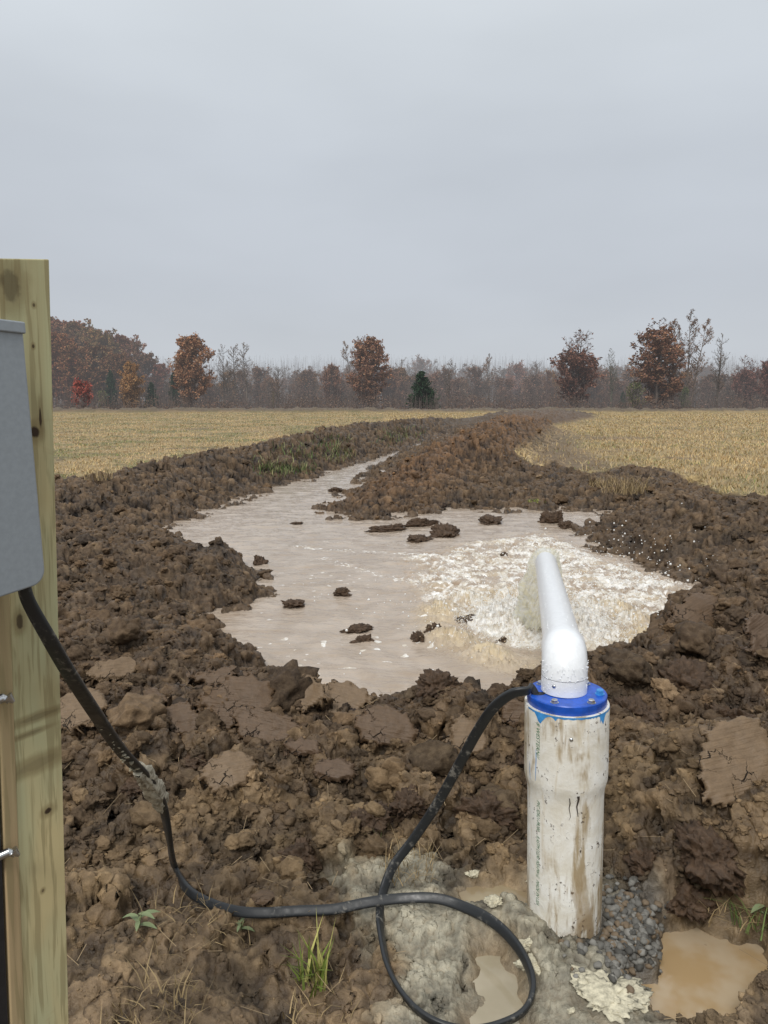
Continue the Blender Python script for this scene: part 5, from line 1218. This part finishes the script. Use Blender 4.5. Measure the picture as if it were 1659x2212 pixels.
FT_ = [('oak1', 417, 731, 136, 'big rust red leafy tree left of the slender bare trio', (1.15, 1.05, 1), .10, 1.0), ('bare1', 485, 741, 140, 'tallest bare tree directly right of the big rust red tree', (1, 1, 1), .22, .9),
 ('bare2', 512, 747, 141, 'middle one of the slender bare trio right of the rust red tree', (1, 1, 1), .22, 1.0), ('bare2', 537, 744, 139, 'right hand one of the slender bare trio', (1, 1, 1), .2, 1.0),
 ('bare4', 603, 794, 134, 'dark spreading bare tree midway between the rust red tree and the central red tree', (.8, .75, .72), .12, .9), ('sparse', 640, 800, 137, 'thin bare tree just right of the dark spreading one', (1, .9, .85), .2, .7),
 ('oak2', 716, 787, 138, 'small dull red tree left of the tall central red tree', (.95, .9, .95), .16, .85), ('bare3', 775, 727, 142, 'bare treetop showing behind the left of the tall central red tree', (1, 1, 1), .25, .8),
 ('oak2', 802, 729, 135, 'tall full rust red tree in the centre of the tree line', (1.05, 1, 1), .10, 1.05), ('oak2', 842, 800, 139, 'low reddish tree leaning on the right of the tall central red tree', (1, .95, .95), .2, 1.0),
 ('cedar', 913, 802, 132, 'dark green cedar, widest evergreen of the tree line', (1, 1, 1), .05, 1.1), ('bare1', 968, 773, 133, 'sparse bare tree just right of the wide dark cedar', (.9, .9, .9), .15, .8),
 ('bare3', 1055, 764, 150, 'pale feathery bare tree between the cedar and the wide purple tree', (1.1, 1.1, 1.1), .32, .8), ('wood3', 1112, 790, 148, 'faint reddish hazy tree left of the pale domed tree', (1.2, 1, .95), .3, .8), ('bare4', 1150, 783, 150, 'pale domed hazy bare tree left of the wide purple tree', (1.2, 1.15, 1.15), .35, 1.0),
 ('mixed1', 1237, 708, 134, 'wide tree with dark purple leaves below and a bare grey top', (.95, .9, .95), .09, 1.15), ('bare1', 1320, 751, 139, 'greenish grey bare tree right of the wide purple tree', (.85, 1, .9), .2, .85),
 ('mixed2', 1412, 688, 133, 'tallest rust leaved tree, right of centre in the right hand group', (1.0, .95, .95), .08, 1.3), ('bare3', 1482, 668, 135, 'tallest bare tree, touching the right side of the tallest rust tree', (.95, .9, .88), .12, .85), ('sparse', 1452, 690, 134, 'slender half bare tree between the tallest rust tree and the tallest bare one', (.95, .85, .8), .10, .7),
 ('bare1', 1546, 717, 136, 'lone slender bare tree with a few tip leaves, right of the tallest bare tree', (.85, .85, .85), .14, .8), ('mixed1', 1612, 766, 138, 'purple brown rounded tree near the right edge', (.95, .85, .95), .16, 1.0), ('oak2', 1662, 776, 137, 'dark purple tree cut by the right edge of the photo', (.75, .6, .75), .14, .9),
 ('sapling', 1370, 828, 130, 'small yellow green young tree before the tallest rust tree', (1, 1, 1), .08, 1.1), ('sapling', 1477, 838, 131, 'small dull green young tree below the tallest bare tree', (.8, .9, .8), .12, .8), ('cedar', 1345, 846, 134, 'small dim cedar half hidden left of the young yellow green tree', (1, 1, 1), .15, .7), ('cedar', 1437, 852, 135, 'low dim cedar in the gap below the slender half bare tree', (1, 1.2, 1), .15, .8),
 ('red', 180, 827, 131, 'bright red small tree at the foot of the left wood', (1.15, 1, 1), .06, 1.0), ('cedar', 241, 800, 134, 'narrow dark green cedar between the bright red and the orange tree', (1, 1, 1), .14, .55), ('orange', 287, 786, 131, 'rounded orange brown tree before the left wood', (1, 1, 1), .10, 1.0),
 ('cedar', 328, 826, 133, 'small dark cedar right of the orange tree', (1, 1, 1), .12, .8), ('sapling', 222, 845, 131, 'pale olive bush right of the bright red tree', (1.1, 1, 1), .15, .9), ('bare4', 590, 846, 130, 'low yellowish bush under the dark spreading tree', (1, 1, .7), .12, .6),
 ('bare2', 306, 740, 150, 'bare twiggy treetop at the right end of the left wood', (.9, .9, .9), .25, 1.2), ('cedar', 378, 805, 140, 'dark green foliage poking out left of the big rust red tree', (1, 1, 1), .12, .5), ('bare2', 694, 845, 131, 'thin leaning stem before the small dull red tree', (1, .9, .9), .15, .6), ('sparse', 1180, 800, 140, 'thin brownish tree left of the wide purple tree', (1, .8, .8), .2, .8)]
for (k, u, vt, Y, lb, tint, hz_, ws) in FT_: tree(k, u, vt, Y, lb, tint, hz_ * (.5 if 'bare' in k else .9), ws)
# the taller wood at the left
g = random.Random(4)
hl = [(60, 690), (95, 692), (125, 697), (150, 702), (178, 706), (205, 712), (232, 722), (258, 729), (285, 738), (318, 765), (345, 790), (30, 690), (0, 690), (-60, 690), (-120, 700), (115, 730), (165, 740), (215, 752), (262, 768), (140, 775), (190, 780)]
for i, (u, vt) in enumerate(hl):
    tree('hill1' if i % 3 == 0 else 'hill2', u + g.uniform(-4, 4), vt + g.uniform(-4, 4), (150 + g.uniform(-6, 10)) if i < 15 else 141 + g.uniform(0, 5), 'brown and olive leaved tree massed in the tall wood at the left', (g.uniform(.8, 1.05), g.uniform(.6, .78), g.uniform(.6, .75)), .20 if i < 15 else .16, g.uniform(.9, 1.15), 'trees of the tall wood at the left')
# hazy trees behind, in rows
for i in range(186):
    u = 330 + (1720 - 330) * (i + g.random()) / 186; row = i % 3; Y = (150, 172, 200)[row] + g.uniform(-8, 8); vt = (824, 806, 796)[row] + g.uniform(-14, 10) + 6 * math.sin(u * .013)
    if u < 400 and row == 2: vt -= 12
    kk_ = g.choice(['wood1', 'wood2', 'wood3', 'wood1', 'wood2', 'bare4'])
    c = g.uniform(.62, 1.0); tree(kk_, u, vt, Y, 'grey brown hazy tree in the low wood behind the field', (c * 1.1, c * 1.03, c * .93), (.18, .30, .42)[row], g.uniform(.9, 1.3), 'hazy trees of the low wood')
for i in range(34):
    u = 345 + (1700 - 345) * (i + g.random()) / 34; kk_ = g.choice(['oak1', 'oak2', 'mixed1', 'wood3', 'orange', 'wood3']); c = g.uniform(.6, .95)
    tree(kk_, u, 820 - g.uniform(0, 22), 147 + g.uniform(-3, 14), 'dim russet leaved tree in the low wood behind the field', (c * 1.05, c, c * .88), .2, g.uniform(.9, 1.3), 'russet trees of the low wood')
# brush at the foot of the trees
g2 = np.random.default_rng(3)
def brush(N, y0, y1, hlo, hhi, cols, sz, haze, name, label, xr=110, stemk=.1):
    x = g2.uniform(-xr, xr, N); y = g2.uniform(y0, y1, N); hm = (hlo + (hhi - hlo) * sst(fbm(x * .12, y * .1, 44, 3), -.5, .6)); z = hm * g2.random(N) ** 1.3
    cl = np.array(cols)[g2.integers(0, len(cols), N)] * g2.uniform(.5, 1.3, (N, 1)) * (.65 + .5 * sst(fbm(x * .3, y * .3, 47, 2), -.4, .4))[:, None]
    Vv, Q, Cc_ = leaf_quads(np.stack([x, y, z], 1), sz, cl, g2)
    ns = int(N * stemk); sx_ = g2.uniform(-xr, xr, ns); sy_ = g2.uniform(y0, y1, ns); hh_ = g2.uniform(.6, 1.2, ns) * hhi
    V2, Q2 = tubes_np([((a, b_, -.2), (a + g2.normal(0, .25), b_, h_), .022, .01) for a, b_, h_ in zip(sx_, sy_, hh_)]); C2 = np.repeat(np.array([[.15, .115, .095]]) * g2.uniform(.7, 1.3, (ns, 1)), 8, 0)
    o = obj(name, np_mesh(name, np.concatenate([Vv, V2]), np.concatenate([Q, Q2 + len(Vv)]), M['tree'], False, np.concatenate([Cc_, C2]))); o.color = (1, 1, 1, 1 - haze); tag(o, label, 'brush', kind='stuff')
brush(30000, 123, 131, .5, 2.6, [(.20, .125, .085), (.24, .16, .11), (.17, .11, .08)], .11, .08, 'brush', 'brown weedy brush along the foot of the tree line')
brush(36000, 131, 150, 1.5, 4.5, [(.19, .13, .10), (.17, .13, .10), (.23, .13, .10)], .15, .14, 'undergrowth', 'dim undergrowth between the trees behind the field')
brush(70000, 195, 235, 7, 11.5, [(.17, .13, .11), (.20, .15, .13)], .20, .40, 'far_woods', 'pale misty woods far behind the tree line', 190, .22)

# ------------------------------------------------------------------ sky and light
w = D.worlds.new('World'); sc.world = w; w.use_nodes = True; nt = w.node_tree; nd = nt.nodes; bg = nd['Background']
sky = nd.new('ShaderNodeTexSky'); sky.sky_type = 'NISHITA'; sky.sun_disc = False; sky.sun_elevation = R(48); sky.sun_rotation = R(200); sky.dust_density = 4
tc = nd.new('ShaderNodeTexCoord'); sep = nd.new('ShaderNodeSeparateXYZ'); nt.links.new(tc.outputs['Generated'], sep.inputs[0])
rp_ = nd.new('ShaderNodeValToRGB'); nt.links.new(sep.outputs[2], rp_.inputs[0])
K = 1.13 / .1
def grey(r_, g_, b_): return (r_, g_, b_, 1)
els = rp_.color_ramp.elements; els[0].position = 0.0; els[0].color = grey(.52, .55, .585); els[1].position = 1.0; els[1].color = grey(.95, .97, .98)
for p_, c_ in ((.06, (.505, .535, .575)), (.14, (.475, .505, .55)), (.28, (.50, .535, .58)), (.40, (.58, .62, .66)), (.52, (.68, .72, .755)), (.62, (.77, .80, .83))):
    e_ = els.new(p_); e_.color = grey(*c_)
mp_ = nd.new('ShaderNodeMapping'); mp_.inputs['Scale'].default_value = (1, 1, 3); nt.links.new(tc.outputs['Generated'], mp_.inputs[0])
nz = nd.new('ShaderNodeTexNoise'); nz.inputs['Scale'].default_value = 1.6; nz.inputs['Detail'].default_value = 4; nt.links.new(mp_.outputs[0], nz.inputs[0])
mr = nd.new('ShaderNodeMapRange'); nt.links.new(nz.outputs[0], mr.inputs[0]); mr.inputs[1].default_value = .3; mr.inputs[2].default_value = .7; mr.inputs[3].default_value = .92 * K; mr.inputs[4].default_value = 1.08 * K
vm = nd.new('ShaderNodeVectorMath'); vm.operation = 'SCALE'; nt.links.new(rp_.outputs[0], vm.inputs[0]); nt.links.new(mr.outputs[0], vm.inputs['Scale'])
mx_ = nd.new('ShaderNodeMix'); mx_.data_type = 'RGBA'; mx_.inputs[0].default_value = .93; nt.links.new(sky.outputs[0], mx_.inputs[6]); nt.links.new(vm.outputs[0], mx_.inputs[7])
nt.links.new(mx_.outputs[2], bg.inputs[0]); bg.inputs[1].default_value = .1
sl = D.lights.new('sun', 'SUN'); sl.energy = 1.9; sl.angle = R(16); sl.color = (1, .97, .92); so = D.objects.new('sun', sl); COL.objects.link(so)
so.rotation_euler = (R(42), 0, R(-20)); so.location = (0, -5, 10)
sc.view_settings.view_transform = 'Standard'; sc.view_settings.look = 'None'; sc.view_settings.exposure = 0; sc.view_settings.gamma = 1
